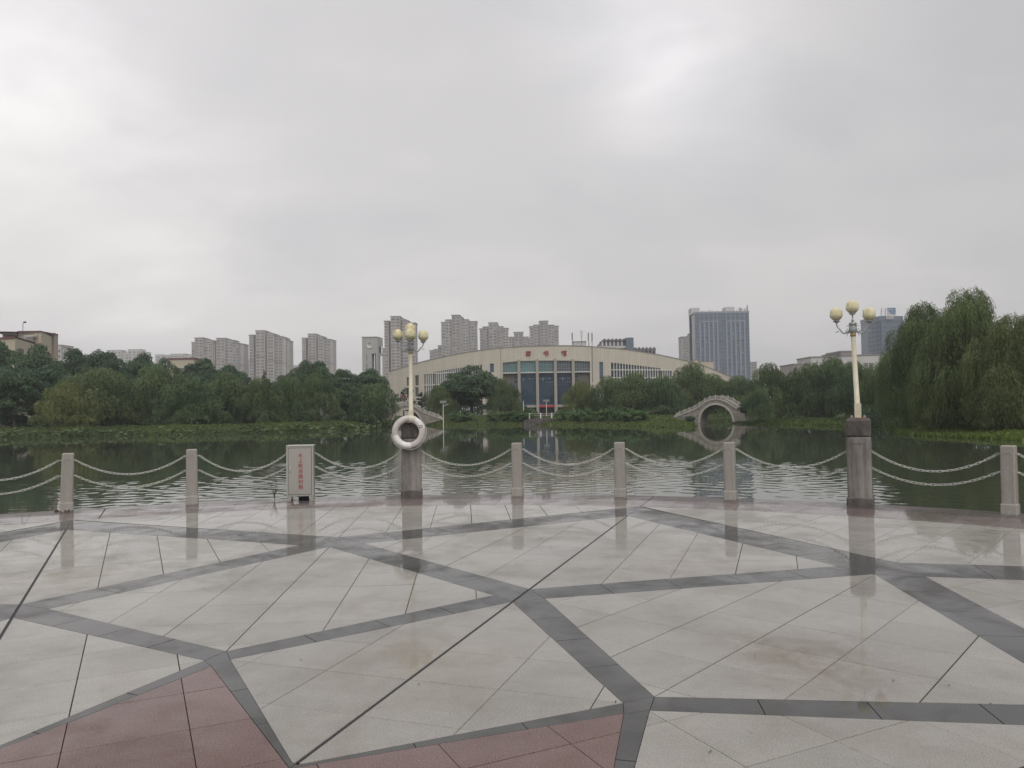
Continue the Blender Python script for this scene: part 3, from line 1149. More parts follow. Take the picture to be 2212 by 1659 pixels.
LX1, LY1 = pol(12.82, -0.75)
LX2, LY2 = pol(12.79, 34.0)
make_lamp('cream lamp post with five tulip shades and a life ring hung on its pedestal', LX1, LY1, R(5), 4, 0.235, (0.004, 0.0))
make_lamp('cream lamp post with three tulip shades on a dark stained pedestal, slightly leaning', LX2, LY2, R(-27), 2, 0.235, (-0.028, -0.008))

# life ring on the pedestal of the left lamp
c = at(882.7, 933.5, LY1 - 0.26)


def life_ring():
    t = thing('life_ring', 'worn white life ring tied to the left lamp pedestal', 'life ring', c, R(3))
    RM, rt = 0.246, 0.059

    def seg(a0, a1, rr, n):
        mb = MB()
        pts, fs = [], []
        m = 16
        for i in range(n + 1):
            a = a0 + (a1 - a0) * i / n
            for k in range(m):
                b = 2 * math.pi * k / m
                q = RM + rr * math.cos(b)
                pts.append((q * math.cos(a), rr * 0.92 * math.sin(b), q * math.sin(a)))
        for i in range(n):
            for k in range(m):
                j = (k + 1) % m
                fs.append([i * m + k, i * m + j, (i + 1) * m + j, (i + 1) * m + k])
        mb.add(pts, fs, 0, True)
        for e, s in ((0, 1), (n * m, -1)):
            mb.add(pts[e:e + m], [list(range(m))[::s]], 0)
        return mb
    seg(R(-168), R(-80), rt + 0.0015, 20).build('ring_section', M_RINGW, t)
    seg(R(-80), R(15), rt, 22).build('ring_section', M_RINGG, t)
    seg(R(15), R(62), rt + 0.001, 12).build('ring_section', M_RINGW, t)
    seg(R(62), R(86), rt + 0.006, 8).build('tape_wrap', M_TAPE, t)
    seg(R(86), R(192), rt, 24).build('ring_section', M_RINGG, t)
    lab = MB()
    for (a, w, h, y, mt) in ((R(24), 0.066, 0.05, -0.0560, 0), (R(24), 0.05, 0.034, -0.0575, 1)):
        M = Matrix.Translation((0.246 * math.cos(a), y, 0.246 * math.sin(a))) @ Matrix.Rotation(R(-10), 4, 'Y')
        lab.box((-w / 2, -0.0025, -h / 2), (w / 2, 0.003, h / 2), mt, M=M)
    lab.build('label_patch', [M_DARK, M_RINGG], t)
    rp = MB()
    pts = []
    for i in range(40):
        a = R(-175) + R(215) * i / 39
        sag = 0.014 * abs(math.sin(i * math.pi / 13))
        pts.append(((0.309 + sag) * math.cos(a), -0.012, (0.309 + sag) * math.sin(a)))
    rp.tube(pts, 0.0045, 5)
    rp.build('grab_rope', M_RINGW, t)
    tie = MB()
    for i in range(4):
        a = R(66 + i * 6)
        loop = [(RM * math.cos(a) + 0.066 * math.cos(b) * math.cos(a), 0.066 * math.sin(b), RM * math.sin(a) + 0.066 * math.cos(b) * math.sin(a)) for b in [2 * math.pi * k / 14 for k in range(15)]]
        tie.tube(loop, 0.006, 5, mat=0)
    tie.tube([(0.06, 0.03, 0.17), (0.02, 0.05, 0.14), (-0.04, 0.06, 0.165), (-0.07, 0.06, 0.15)], 0.012, 6, mat=1)
    tie.build('tie_cord', [M_TAPE, M_DARK], t)
    return t


life_ring()


def text_mesh(body, size, extrude, offset, material, name):
    cu = bpy.data.curves.new(name, 'FONT')
    cu.body = body
    cu.size = size
    cu.extrude = extrude
    cu.offset = offset
    cu.align_x, cu.align_y = 'CENTER', 'CENTER'
    cu.resolution_u = 3
    o = bpy.data.objects.new('tmp', cu)
    COL.objects.link(o)
    bpy.context.view_layer.update()
    me = bpy.data.meshes.new_from_object(o.evaluated_get(bpy.context.evaluated_depsgraph_get()))
    bpy.data.objects.remove(o)
    bpy.data.curves.remove(cu)
    me.name = name
    me.materials.clear()
    me.materials.append(material)
    # centre the outline on its own box
    co = np.array([v.co for v in me.vertices])
    if len(co):
        mid = (co.max(0) + co.min(0)) / 2
        for v in me.vertices:
            v.co.x -= mid[0]
            v.co.y -= mid[1]
    return me


CBX, CBY = pol(12.72, -9.7)


def cabinet():
    t = thing('rescue_cabinet', 'grey steel water-rescue cabinet with red characters standing on the plaza edge', 'cabinet', (CBX, CBY, 0), R(7))
    w, d = 0.462, 0.26
    b = MB()
    b.cbox(w, d, 0.085, 0.985, ch=0.006)
    b.cbox(w, d, 0.085, 0.986, ch=0.006)
    body = MB()
    body.cbox(w, d, 0.085, 0.985, ch=0.006)
    bd = body.build('cabinet_body', M_STEEL, t)
    lid = MB()
    lid.cbox(w + 0.022, d + 0.022, 0.985, 1.003, ch=0.004)
    lid.build('cabinet_top', M_STEELE, t)
    gap = MB()
    gap.box((-0.205, -d / 2 - 0.001, 0.115), (0.205, -d / 2 + 0.01, 0.955))
    gap.build('door_gap', M_DARK, t)
    door = MB()
    door.cbox(0.399, 0.012, 0.122, 0.948, ch=0.003, M=Matrix.Translation((0, -d / 2 - 0.003, 0)))
    dr = door.build('door', M_STEEL, t)
    hd = MB()
    hd.box((-0.180, -d / 2 - 0.020, 0.555), (-0.160, -d / 2 - 0.009, 0.640))
    hd.box((-0.178, -d / 2 - 0.013, 0.515), (-0.166, -d / 2 - 0.009, 0.530), 1)
    hd.build('handle', [M_STEELE, M_DARK], dr)
    for i, ch in enumerate('水上救援器材箱'):
        me = text_mesh(ch, 0.087, 0.0006, 0.0006 if ch != '援' else 0.0, M_REDTXT, 'lettering')
        o = put('lettering', me, dr)
        o.location = (0.012, -d / 2 - 0.0100, 0.820 - i * 0.0945)
        o.rotation_euler = (math.pi / 2, 0, 0)
    tr = MB()
    for s in (-1, 1):
        tr.box((s * 0.2305 - 0.008, -d / 2 - 0.003, 0.09), (s * 0.2305 + 0.002 + 0.003, -d / 2 + 0.02, 0.983))
    tr.build('corner_trim', M_STEELE, t)
    for s in (-1, 1):
        f = MB()
        f.add([(s * 0.231, -d / 2 + 0.005, 0.0), (s * 0.165, -d / 2 + 0.005, 0.0), (s * 0.150, -d / 2 + 0.005, 0.087), (s * 0.231, -d / 2 + 0.005, 0.087),
               (s * 0.231, d / 2 - 0.005, 0.0), (s * 0.165, d / 2 - 0.005, 0.0), (s * 0.150, d / 2 - 0.005, 0.087), (s * 0.231, d / 2 - 0.005, 0.087)],
              [[0, 1, 2, 3], [7, 6, 5, 4], [0, 4, 5, 1], [1, 5, 6, 2], [0, 3, 7, 4]])
        f.build('foot', M_STEEL, t)
        e = MB()
        e.box((s * 0.243 - 0.014, -0.10, 0.0), (s * 0.243 + 0.014, -0.06, 0.012))
        e.build('floor_bracket', M_STEELE, t)
    nv = MB()
    nv.box((-0.05, 0.02, 0.002), (0.135, 0.07, 0.075))
    nv.build('rear_block', M_NAVY, t)
    for s in (-1, 1):
        for z in (0.60, 0.845):
            h = MB()
            h.tube([(s * 0.228, 0.05, z), (s * 0.262, 0.05, z)], 0.007, 6)
            h.build('chain_hook', M_CHAIN, t)
    return t


cabinet()

# chains: links hang in a curve from post to post


def link_mesh():
    b = MB()
    pts = []
    l, w, n = 0.030, 0.0145, 6
    for i in range(n + 1):
        a = -math.pi / 2 + math.pi * i / n
        pts.append((l + w * math.cos(a), w * math.sin(a), 0))
    for i in range(n + 1):
        a = math.pi / 2 + math.pi * i / n
        pts.append((-l + w * math.cos(a), w * math.sin(a), 0))
    m, r = 6, 0.0047
    ring, fs = [], []
    k = len(pts)
    for i, p in enumerate(pts):
        d = (Vector(pts[(i + 1) % k]) - Vector(pts[i - 1])).normalized()
        a = Vector((-d.y, d.x, 0))
        for q in range(m):
            t = 2 * math.pi * q / m
            ring.append(Vector(p) + a * (r * math.cos(t)) + Vector((0, 0, r * math.sin(t))))
    for i in range(k):
        j = (i + 1) % k
        for q in range(m):
            s = (q + 1) % m
            fs.append([i * m + q, i * m + s, j * m + s, j * m + q])
    b.add(ring, fs, 0, True)
    return b.mesh('link', M_CHAIN)


LINK = link_mesh()


def hook_pts(key):
    """(left, right) chain anchor of a standing thing."""
    if key == 'BOX':
        x, y, a, half, back = CBX, CBY, R(7), 0.262, 0.05
    elif key == 'L1':
        x, y, a, half, back = LX1, LY1, R(5), 0.178, 0.0
    elif key == 'L2':
        x, y, a, half, back = LX2, LY2, R(-27), 0.178, 0.0
    else:
        x, y = pol(PR, POST_ANG[key])
        a, half, back = R(-POST_ANG[key]), 0.125, 0.0
    ca, sa = math.cos(a), math.sin(a)
    return [(x + s * half * ca - back * sa, y + s * half * sa + back * ca) for s in (-1, 1)]


ORDER = ['P0', 'P1', 'P2', 'BOX', 'L1', 'P4', 'P5', 'P6', 'L2', 'P7', 'P8']
SPAN = ['running out of the picture on the left', 'between the two left posts', 'between the second post and the steel cabinet', 'between the steel cabinet and the ring lamp',
        'between the ring lamp and the next post', 'between the two middle posts left of the bridge', 'between the two posts below the right bridge', 'between the post and the three-shade lamp',
        'between the three-shade lamp and the rightmost post', 'running out of the picture on the right']


def chain(p, q, za, zb, sag, label):
    mid = Vector(((p[0] + q[0]) / 2, (p[1] + q[1]) / 2, (za + zb) / 2 - sag))
    t = thing('chain', label, 'chain', mid, 0, 'chains hung between the posts')
    pts = []
    for i in range(201):
        u = i / 200
        pts.append(Vector((p[0] + (q[0] - p[0]) * u, p[1] + (q[1] - p[1]) * u, za + (zb - za) * u - 4 * sag * u * (1 - u))))
    cum = [0.0]
    for a, b in zip(pts, pts[1:]):
        cum.append(cum[-1] + (b - a).length)
    pitch = 0.0640
    n = int(round(cum[-1] / pitch))
    for i in range(n):
        s = cum[-1] * (i + 0.5) / n
        k = min(199, max(0, int(np.searchsorted(cum, s)) - 1))
        f = (s - cum[k]) / max(1e-9, cum[k + 1] - cum[k])
        pos = pts[k].lerp(pts[k + 1], f)
        d = (pts[k + 1] - pts[k]).normalized()
        o = put('link', LINK, t)
        quat = d.to_track_quat('X', 'Z')
        roll = (math.pi / 2 if i % 2 else 0) + rs.uniform(-0.25, 0.25) + 0.5
        o.rotation_mode = 'QUATERNION'
        from mathutils import Quaternion
        o.rotation_quaternion = quat @ Quaternion((1, 0, 0), roll)
        o.location = pos - mid
    return t


for i, (a, b) in enumerate(zip(ORDER, ORDER[1:])):
    p, q = hook_pts(a)[1], hook_pts(b)[0]
    for nm, z, s in (('upper', 0.85, 0.285), ('lower', 0.59, 0.235)):
        za = 0.845 if (a == 'BOX' and nm == 'upper') else (0.60 if a == 'BOX' else z)
        zb = 0.845 if (b == 'BOX' and nm == 'upper') else (0.60 if b == 'BOX' else z)
        chain(p, q, za, zb, s * rs.uniform(0.93, 1.05), nm + ' pale galvanised chain ' + SPAN[i])

# a weed at the cabinet and specks of litter
wd = MB()
wx, wy = pol(12.95, -11.9)
for k in range(9):
    a, l = rs.uniform(0, 6.28), rs.uniform(0.10, 0.32)
    lean = rs.uniform(0.02, 0.12)
    stem = [(wx + math.cos(a) * lean * u * u, wy + math.sin(a) * lean * u * u, l * u) for u in (0, 0.33, 0.66, 1.0)]
    wd.tube(stem, [0.003, 0.003, 0.002, 0.001], 4)
    for u in (0.45, 0.6, 0.75, 0.9, 1.0):
        b = rs.uniform(0, 6.28)
        o = Vector((wx + math.cos(a) * lean * u * u, wy + math.sin(a) * lean * u * u, l * u))
        e = Vector((math.cos(b), math.sin(b), rs.uniform(0.2, 0.9))) * rs.uniform(0.04, 0.075)
        s = Vector((-math.sin(b), math.cos(b), 0)) * 0.006
        wd.add([o, o + e * 0.5 + s, o + e, o + e * 0.5 - s], [[0, 1, 2, 3]])
tag(wd.build('weed', M_GRASS), 'thin green weed growing at the plaza edge left of the cabinet', 'weed')
cd = MB()
qx, qy = pol(PR, -26.8)
for (ex, ey, s) in ((-.13, -.06, .030), (-.11, -.11, .024), (.06, -.13, .030), (.10, -.10, .036), (.13, -.06, .022), (-.02, -.13, .014)):
    ring_ = []
    for k in range(3):
        ring_ += [(qx + ex + s * (1, .8, .3)[k] * math.cos(a + ex * 9) * rs.uniform(.8, 1.2), qy + ey + s * (1, .8, .3)[k] * math.sin(a) * rs.uniform(.8, 1.2), s * (0, .6, 1.1)[k] * rs.uniform(.85, 1.1)) for a in [6.283 * j / 7 for j in range(7)]]
    cd.add(ring_, [[k * 7 + j, k * 7 + (j + 1) % 7, k * 7 + 7 + (j + 1) % 7, k * 7 + 7 + j] for k in range(2) for j in range(7)] + [list(range(14, 21))])
tag(cd.build('dirt_clods', M_BARK), kind='stuff')
lt = MB()
for (dx, dy) in ((1535, 1623), (1532, 1625), (2075, 1237), (1590, 2012), (1115, 1214), (1015, 1182), (1180, 1366), (1197, 1404), (905, 1478), (900, 1510), (1330, 1516), (560, 1290), (830, 1237), (395, 1262), (1630, 1417), (1625, 1450), (1800, 1430), (1190, 1183), (304, 1532), (650, 1425), (360, 1172), (1760, 1270), (2050, 1480), (1930, 1470), (2140, 1520), (1590, 1240)):
    g_ = gnd(dx, dy, 0.003)
    a, s = rs.uniform(0, 6.28), rs.uniform(0.004, 0.011)
    c_, s_ = math.cos(a), math.sin(a)
    P = lambda u, v, w: (g_.x + (u * c_ - v * s_) * s, g_.y + (u * s_ + v * c_) * s, 0.0025 + w * s)
    lt.add([P(-1, 0, .1), P(0, -.45, .25), P(1.3, 0, .5), P(0, .45, .15), P(0, 0, .5)], [[0, 1, 4], [1, 2, 4], [2, 3, 4], [3, 0, 4]])
tag(lt.build('leaf_litter', M_BARK), kind='stuff')

# ------------------------------------------------------------------ UV helper


def uv_mesh(name, quads, mats, parent=None):
    """quads: list of (pts, uvs, mat)."""
    v, f, mi, uvs = [], [], [], []
    for pts, uv, m in quads:
        b = len(v)
        v += [tuple(p) for p in pts]
        f.append(list(range(b, b + len(pts))))
        mi.append(m)
        uvs += list(uv)
    me = bpy.data.meshes.new(name)
    me.from_pydata(v, [], f)
    for m in mats:
        me.materials.append(m)
    me.polygons.foreach_set('material_index', mi)
    l = me.uv_layers.new(name='UVMap')
    l.data.foreach_set('uv', np.array(uvs, np.float32).ravel())
    me.update()
    return put(name, me, parent)


# ------------------------------------------------------------------ the two arched bridges
def make_bridge(label, loc, rz):
    t = thing('arched_bridge', label, 'bridge', (loc[0], loc[1], 0), rz, 'stone arched bridges')
    prof = [(0, 51), (5, 50.5), (14, 48), (22, 42.4), (30, 35), (40, 29), (47, 26), (63, 19), (75, 14.5), (86, 13)]
    PX = np.array([a * 0.0896 for a, b in prof])
    PZ = np.array([b * 0.0735 - 1.1 for a, b in prof])
    deck = lambda x: float(np.interp(abs(x), PX, PZ))
    AR, SP = 2.62, -0.87
    wd, X1 = 3.2, 7.0
    soff = lambda x: SP + math.sqrt(max(0, AR * AR - x * x)) if abs(x) < AR else None
    xs = sorted(set([round(-X1 + i * 0.35, 3) for i in range(41)] + [round(AR * math.sin(R(a)), 3) for a in range(-90, 91, 6)]))
    q = []
    for a, b in zip(xs, xs[1:]):
        m = (a + b) / 2
        if abs(m) < AR:
            za, zb = soff(a) if abs(a) < AR else SP, soff(b) if abs(b) < AR else SP
        else:
            za = zb = -1.9
        for y, sgn in ((0.0, 1), (wd, -1)):
            pts = [(a, y, za), (b, y, zb), (b, y, deck(b)), (a, y, deck(a))]
            uv = [(p[0], p[2]) for p in pts]
            if sgn < 0:
                pts, uv = pts[::-1], uv[::-1]
            q.append((pts, uv, 0))
        pts = [(a, 0, deck(a)), (b, 0, deck(b)), (b, wd, deck(b)), (a, wd, deck(a))]
        q.append((pts, [(p[0], p[1]) for p in pts], 1))
        if abs(m) < AR:
            pts = [(a, wd, za), (b, wd, zb), (b, 0, zb), (a, 0, za)]
            q.append((pts, [(p[0] + p[2], p[1]) for p in pts], 0))
    for s in (-1, 1):
        pts = [(s * AR, 0, -1.9), (s * AR, wd, -1.9), (s * AR, wd, SP), (s * AR, 0, SP)]
        q.append((pts if s < 0 else pts[::-1], [(p[1], p[2]) for p in (pts if s < 0 else pts[::-1])], 0))
        pts = [(s * X1, 0, -1.9), (s * X1, wd, -1.9), (s * X1, wd, deck(X1)), (s * X1, 0, deck(X1))]
        q.append((pts if s > 0 else pts[::-1], [(p[1], p[2]) for p in (pts if s > 0 else pts[::-1])], 0))
    uv_mesh('bridge_body', q, [M_MASON, M_BRIDGE], t)
    n = 17
    for side, y0, y1 in ((0, -0.07, 0.12), (1, wd - 0.12, wd + 0.07)):
        for i in range(n):                              # arch stones
            a0, a1 = R(-4) + R(188) * i / n + 0.004, R(-4) + R(188) * (i + 1) / n - 0.004
            mb = MB()
            r0, r1 = AR - 0.03, AR + (0.22 if i != n // 2 else 0.28)
            P = lambda a, r, y: (r * math.cos(a), y, SP + r * math.sin(a))
            am = (a0 + a1) / 2
            ring = [P(a0, r0, y0), P(am, r0, y0), P(a1, r0, y0), P(a1, r1, y0), P(am, r1, y0), P(a0, r1, y0)]
            back = [(p[0], y1, p[2]) for p in ring]
            mb.add(ring + back, [[0, 5, 4, 1], [1, 4, 3, 2], [0, 1, 7, 6], [1, 2, 8, 7], [2, 3, 9, 8], [3, 4, 10, 9], [4, 5, 11, 10], [5, 0, 6, 11], [6, 7, 10, 11], [7, 8, 9, 10]])
            mb.build('arch_stone', M_BRIDGELT, t)
        yc = (y0 + y1) / 2
        cps = [k for k in range(-20, 21)]
        cp = MB()                                       # string course under the parapet
        for a, b in zip(cps, cps[1:]):
            xa, xb = a * 0.345, b * 0.345
            za, zb = deck(xa), deck(xb)
            ya, yb = (y0 - 0.02, y1 + 0.06) if side == 0 else (y0 - 0.06, y1 + 0.02)
            cp.add([(xa, ya, za - 0.13), (xb, ya, zb - 0.13), (xb, ya, zb + 0.02), (xa, ya, za + 0.02), (xa, yb, za - 0.13), (xb, yb, zb - 0.13), (xb, yb, zb + 0.02), (xa, yb, za + 0.02)],
                   [[0, 1, 2, 3], [3, 2, 6, 7], [7, 6, 5, 4], [4, 5, 1, 0]])
        cp.build('coping', M_BRIDGELT, t)
        px_ = [-5.95 + 0.85 * i for i in range(15)]
        for x in px_:
            mb = MB()
            z = deck(x)
            mb.cbox(0.13, 0.13, z - 0.05, z + 0.56, ch=0.015, M=Matrix.Translation((x, yc, 0)))
            mb.lathe([(0.045, z + 0.56), (0.06, z + 0.58), (0.058, z + 0.62), (0.035, z + 0.65), (0.0, z + 0.655)], 10, c=(x, yc, 0))
            mb.build('railing_post', M_BRIDGELT, t)
        for a, b in zip(px_, px_[1:]):
            za, zb = deck(a), deck(b)
            for nm, l, h, th in (('handrail', 0.40, 0.50, 0.055), ('railing_panel', 0.05, 0.33, 0.035)):
                mb = MB()
                xa, xb = a + 0.076, b - 0.076
                mb.add([(xa, yc - th, za + l), (xb, yc - th, zb + l), (xb, yc - th, zb + h), (xa, yc - th, za + h), (xa, yc + th, za + l), (xb, yc + th, zb + l), (xb, yc + th, zb + h), (xa, yc + th, za + h)],
                       [[0, 1, 2, 3], [3, 2, 6, 7], [7, 6, 5, 4], [4, 5, 1, 0]])
                mb.build(nm, M_BRIDGELT if nm == 'handrail' else M_BRIDGE, t)
        for s in (-1, 1):                               # curved end stones
            mb = MB()
            x = s * 5.95
            z, z2 = deck(x), deck(X1)
            prof_ = [(x + s * 0.076, z), (x + s * 0.076, z + 0.42), (x + s * 0.4, z + 0.36), (x + s * 0.75, z2 + 0.2), (x + s * 0.95, z2)]
            f_ = [(p[0], yc - 0.05, p[1]) for p in prof_] + [(p[0], yc + 0.05, p[1]) for p in prof_]
            mb.add(f_, [[0, 1, 2, 3, 4], [9, 8, 7, 6, 5]] + [[i, 5 + i, 5 + i + 1, i + 1] for i in range(4)])
            mb.build('end_stone', M_BRIDGELT, t)
    return t


# near face passes through the measured point
BRIDGE = make_bridge('pale stone arched bridge on the right, in front of the willows', BR_R[:2], BR_R[2])
copy_tree(BRIDGE, 'stone arched bridge on the left, behind the lamp with the life ring', (BR_L[0], BR_L[1], 0), BR_L[2])
rb = MB()
ringp = at(873.5, 857.5, BR_L[1] - 0.6)
rb.tube([(0.30 * math.cos(a), 0, 0.30 * math.sin(a)) for a in [2 * math.pi * k / 24 for k in range(25)]], 0.075, 8, cap=False)
o = rb.build('life_ring', plain('red_ring', (0.34, 0.09, 0.085), 0.5, 0.1))
o.location = ringp
tag(o, 'small red life ring on the railing of the left bridge', 'life ring')

# ------------------------------------------------------------------ library
LR, LY0 = 80.0, 230.0
LXC = at(1180, 850, LY0).x


def cyl(x, y, r=LR):
    d = ray(x, y)
    ox, oy = -LXC, -(LY0 + LR)
    A = d.x * d.x + d.y * d.y
    B = 2 * (ox * d.x + oy * d.y)
    Cc = ox * ox + oy * oy - r * r
    t = (-B - math.sqrt(max(0, B * B - 4 * A * Cc))) / (2 * A)
    p = Vector((0, 0, EYE)) + d * t
    return math.atan2(p.x - LXC, LY0 + LR - p.y), p.z


def lp(phi, z, r=LR):
    return Vector((LXC + r * math.sin(phi), LY0 + LR - r * math.cos(phi), z))


def zfn(pts):
    q = sorted(cyl(*p) for p in pts)
    X, Z = [a for a, _ in q], [b for _, b in q]
    return lambda f: float(np.interp(f, X, Z))


def build_library():
    t = thing('library', 'long cream library with a convex arched roofline, glazed centre and three red characters', 'library', lp(0, 0), 0)
    inv = Matrix.Translation(-lp(0, 0))
    roof = zfn([(820, 809), (841, 803.5), (870, 794), (895, 786.5), (932, 777), (970, 768.5), (1023, 759), (1077, 752.5), (1130, 749), (1179, 747.5), (1230, 747), (1276, 749), (1349, 755), (1424, 767), (1499, 784), (1563, 808), (1600, 826), (1640, 848)])
    p0, p1 = cyl(841, 850)[0], cyl(1625, 850)[0]
    X7 = lambda x, y: (831.6 + x * .1221, 766.8 + y * .1221)
    X4 = lambda x, y: (1209.6 + x * .1123, 691.2 + y * .1123)
    XE = lambda x, y: (1080 + x * .0977, 756 + y * .0977)

    def opening(top, bottom):
        T, B = zfn(top), (zfn(bottom) if isinstance(bottom, list) else (lambda f: bottom))
        fs = [cyl(*p)[0] for p in top]
        return dict(a=min(fs), b=max(fs), T=T, B=B)
    ops = {}
    ops['left_low'] = opening([X7(688, 346), X7(868, 331)], 0.4)
    ops['left_high'] = opening([X7(868.5, 299), X7(1715, 172)], 0.4)
    ops['right'] = opening([X4(980, 820), X4(1935, 930)], 1.0)
    ops['right_low'] = opening([X4(1937, 968), X4(2150, 977)], 1.0)
    ops['slit_l'] = opening([X7(1855, 152), X7(1925, 150)], [X7(1855, 310), X7(1925, 306)])
    ops['slit_r'] = opening([X4(755, 803), X4(828, 806)], [X4(755, 1130), X4(828, 1130)])
    ops['sq1'] = opening([X7(380, 398), X7(462, 386)], [X7(380, 546), X7(462, 543)])
    ops['sq2'] = opening([X7(530, 364), X7(595, 355)], [X7(530, 540), X7(595, 538)])
    ops['sq3'] = opening([X7(380, 577), X7(462, 575)], [X7(380, 735), X7(462, 735)])
    ops['sq4'] = opening([X7(530, 571), X7(595, 568)], [X7(530, 735), X7(595, 735)])
    ops['entrance'] = opening([XE(58, 282), XE(430, 245), XE(830, 236), XE(1230, 234), XE(1620, 238), XE(1990, 252)], 0.05)
    ops['door_r'] = opening([(1462, 801), (1490, 808)], 1.0)
    cut = set()
    for o_ in ops.values():
        cut |= {o_['a'], o_['b']}
    br = [p0 + (p1 - p0) * i / 150 for i in range(151)]
    br = sorted([b for b in br if all(abs(b - c) > 0.002 for c in cut)] + list(cut))
    quads = []
    DEP = 0.7
    solid = []
    for a, b in zip(br, br[1:]):
        m = (a + b) / 2
        segs = [(lambda f: -0.3, roof)]
        for o_ in ops.values():
            if o_['a'] < m < o_['b']:
                nxt = []
                for lo, hi in segs:
                    if o_['B'](m) > lo(m) and o_['T'](m) < hi(m):
                        nxt += [(lo, o_['B']), (o_['T'], hi)]
                    else:
                        nxt.append((lo, hi))
                segs = nxt
        solid.append(segs)
        for lo, hi in segs:
            P = [(a, lo(a)), (b, lo(b)), (b, hi(b)), (a, hi(a))]
            quads.append(([inv @ lp(f, z) for f, z in P], [(f * LR, z) for f, z in P], 0))
            for fn, flip in ((hi, False), (lo, True)):        # soffits, sills and the top
                P = [(a, fn(a), LR), (b, fn(b), LR), (b, fn(b), LR - DEP), (a, fn(a), LR - DEP)]
                if flip:
                    P = P[::-1]
                quads.append(([inv @ lp(f, z, r) for f, z, r in P], [(f * LR, r) for f, z, r in P], 0))
    for o_ in ops.values():                                  # jambs
        for f, s in ((o_['a'], 1), (o_['b'], -1)):
            P = [(LR, o_['B'](f)), (LR - DEP, o_['B'](f)), (LR - DEP, o_['T'](f)), (LR, o_['T'](f))]
            if s < 0:
                P = P[::-1]
            quads.append(([inv @ lp(f, z, r) for r, z in P], [(r, z) for r, z in P], 0))
    for f, s in ((p0, 1), (p1, -1)):                         # end walls
        P = [(LR, -0.3), (LR - 32, -0.3), (LR - 32, roof(f) - 0.5), (LR, roof(f))]
        if s > 0:
            P = P[::-1]
        quads.append(([inv @ lp(f, z, r) for r, z in P], [(r, z) for r, z in P], 0))
    uv_mesh('facade_wall', quads, [M_LIB], t)
    rf, cpn = MB(), MB()
    rs_ = [p0 + (p1 - p0) * i / 60 for i in range(61)]
    for a, b in zip(rs_, rs_[1:]):
        rf.add([inv @ lp(a, roof(a) - 0.35, LR - .7), inv @ lp(b, roof(b) - 0.35, LR - .7), inv @ lp(b, roof(b) - .6, LR - 32), inv @ lp(a, roof(a) - .6, LR - 32)], [[0, 1, 2, 3]])
        rf.add([inv @ lp(a, -.3, LR - 32), inv @ lp(b, -.3, LR - 32), inv @ lp(b, roof(b) - .6, LR - 32), inv @ lp(a, roof(a) - .6, LR - 32)], [[0, 3, 2, 1]])
        P = [(a, LR + .12, -.02), (b, LR + .12, -.02), (b, LR + .12, .2), (a, LR + .12, .2), (a, LR - .75, .2), (b, LR - .75, .2), (b, LR - .75, -.02), (a, LR - .75, -.02)]
        cpn.add([inv @ lp(f, roof(f) + z, r) for f, r, z in P], [[0, 1, 2, 3], [3, 2, 5, 4], [4, 5, 6, 7], [7, 6, 1, 0]])
    rf.build('roof', M_APTTRIM, t)
    cpn.build('roof_coping', M_APTTRIM, t)

    def panel(name, a, b, B, T, r, m, n=4, parent=None):
        mb = MB()
        for i in range(n):
            f0, f1 = a + (b - a) * i / n, a + (b - a) * (i + 1) / n
            mb.add([inv @ lp(f0, B(f0), r), inv @ lp(f1, B(f1), r), inv @ lp(f1, T(f1), r), inv @ lp(f0, T(f0), r)], [[0, 1, 2, 3]])
        return mb.build(name, m, parent or t)

    def bar(name, a, b, z0, z1, r0, r1, m, parent=None, n=1):
        mb = MB()
        for i in range(n):
            f0, f1 = a + (b - a) * i / n, a + (b - a) * (i + 1) / n
            za, zb, zc, zd = (z0(f0), z0(f1), z1(f1), z1(f0)) if callable(z0) else (z0, z0, z1, z1)
            P = [(f0, za, r1), (f1, zb, r1), (f1, zc, r1), (f0, zd, r1), (f0, za, r0), (f1, zb, r0), (f1, zc, r0), (f0, zd, r0)]
            mb.add([inv @ lp(f, z, r) for f, z, r in P], [[0, 1, 2, 3], [3, 2, 6, 7], [4, 5, 1, 0]] + ([[0, 3, 7, 4]] if i == 0 else []) + ([[1, 5, 6, 2]] if i == n - 1 else []))
        return mb.build(name, m, parent or t)
    # glazed strips with white fins
    for keys, pitch, zbars in ((('left_low', 'left_high'), 40 * .1221, None), (('right', 'right_low'), 51.5 * .1123, None)):
        for key in keys:
            o_ = ops[key]
            w = (o_['b'] - o_['a'])
            pit = abs(cyl(1000 + pitch, 800)[0] - cyl(1000, 800)[0]) if keys[0] == 'left_low' else abs(cyl(1380 + pitch, 780)[0] - cyl(1380, 780)[0])
            n = max(2, round(w / pit))
            e = 0.10 / LR
            for i in range(n):
                a, b = o_['a'] + w * i / n, o_['a'] + w * (i + 1) / n
                zlow = o_['B']
                pn = panel('window_pane', a + 0.002, b - 0.002 if i < n - 1 else b, zlow, o_['T'], LR - 0.55, M_GLASS_DARK if (i * 7 + len(key)) % 3 else M_GLASS_BROWN, 1)
                if i:
                    bar('fin', a - e, a + e, (lambda f, z=zlow: z(f)), (lambda f, z=o_['T']: z(f) - 0.01), LR - 0.5, LR - 0.02, M_WHITEP)
    for pa, pb in ((X7(869, 326), X7(1720, 296)), (X7(690, 537), X7(1300, 515)), (X4(980, 958), X4(2150, 968)), (X4(980, 1110), X4(2150, 1115))):
        (fa, za), (fb, zb) = cyl(*pa), cyl(*pb)
        z = (za + zb) / 2
        hi_ = min(fb, max(o_['b'] for o_ in ops.values() if o_['a'] - 0.002 <= fa))
        bar('transom', fa, fb, z - 0.13, z + 0.13, LR - 0.45, LR + 0.01, M_WHITEP, n=16)
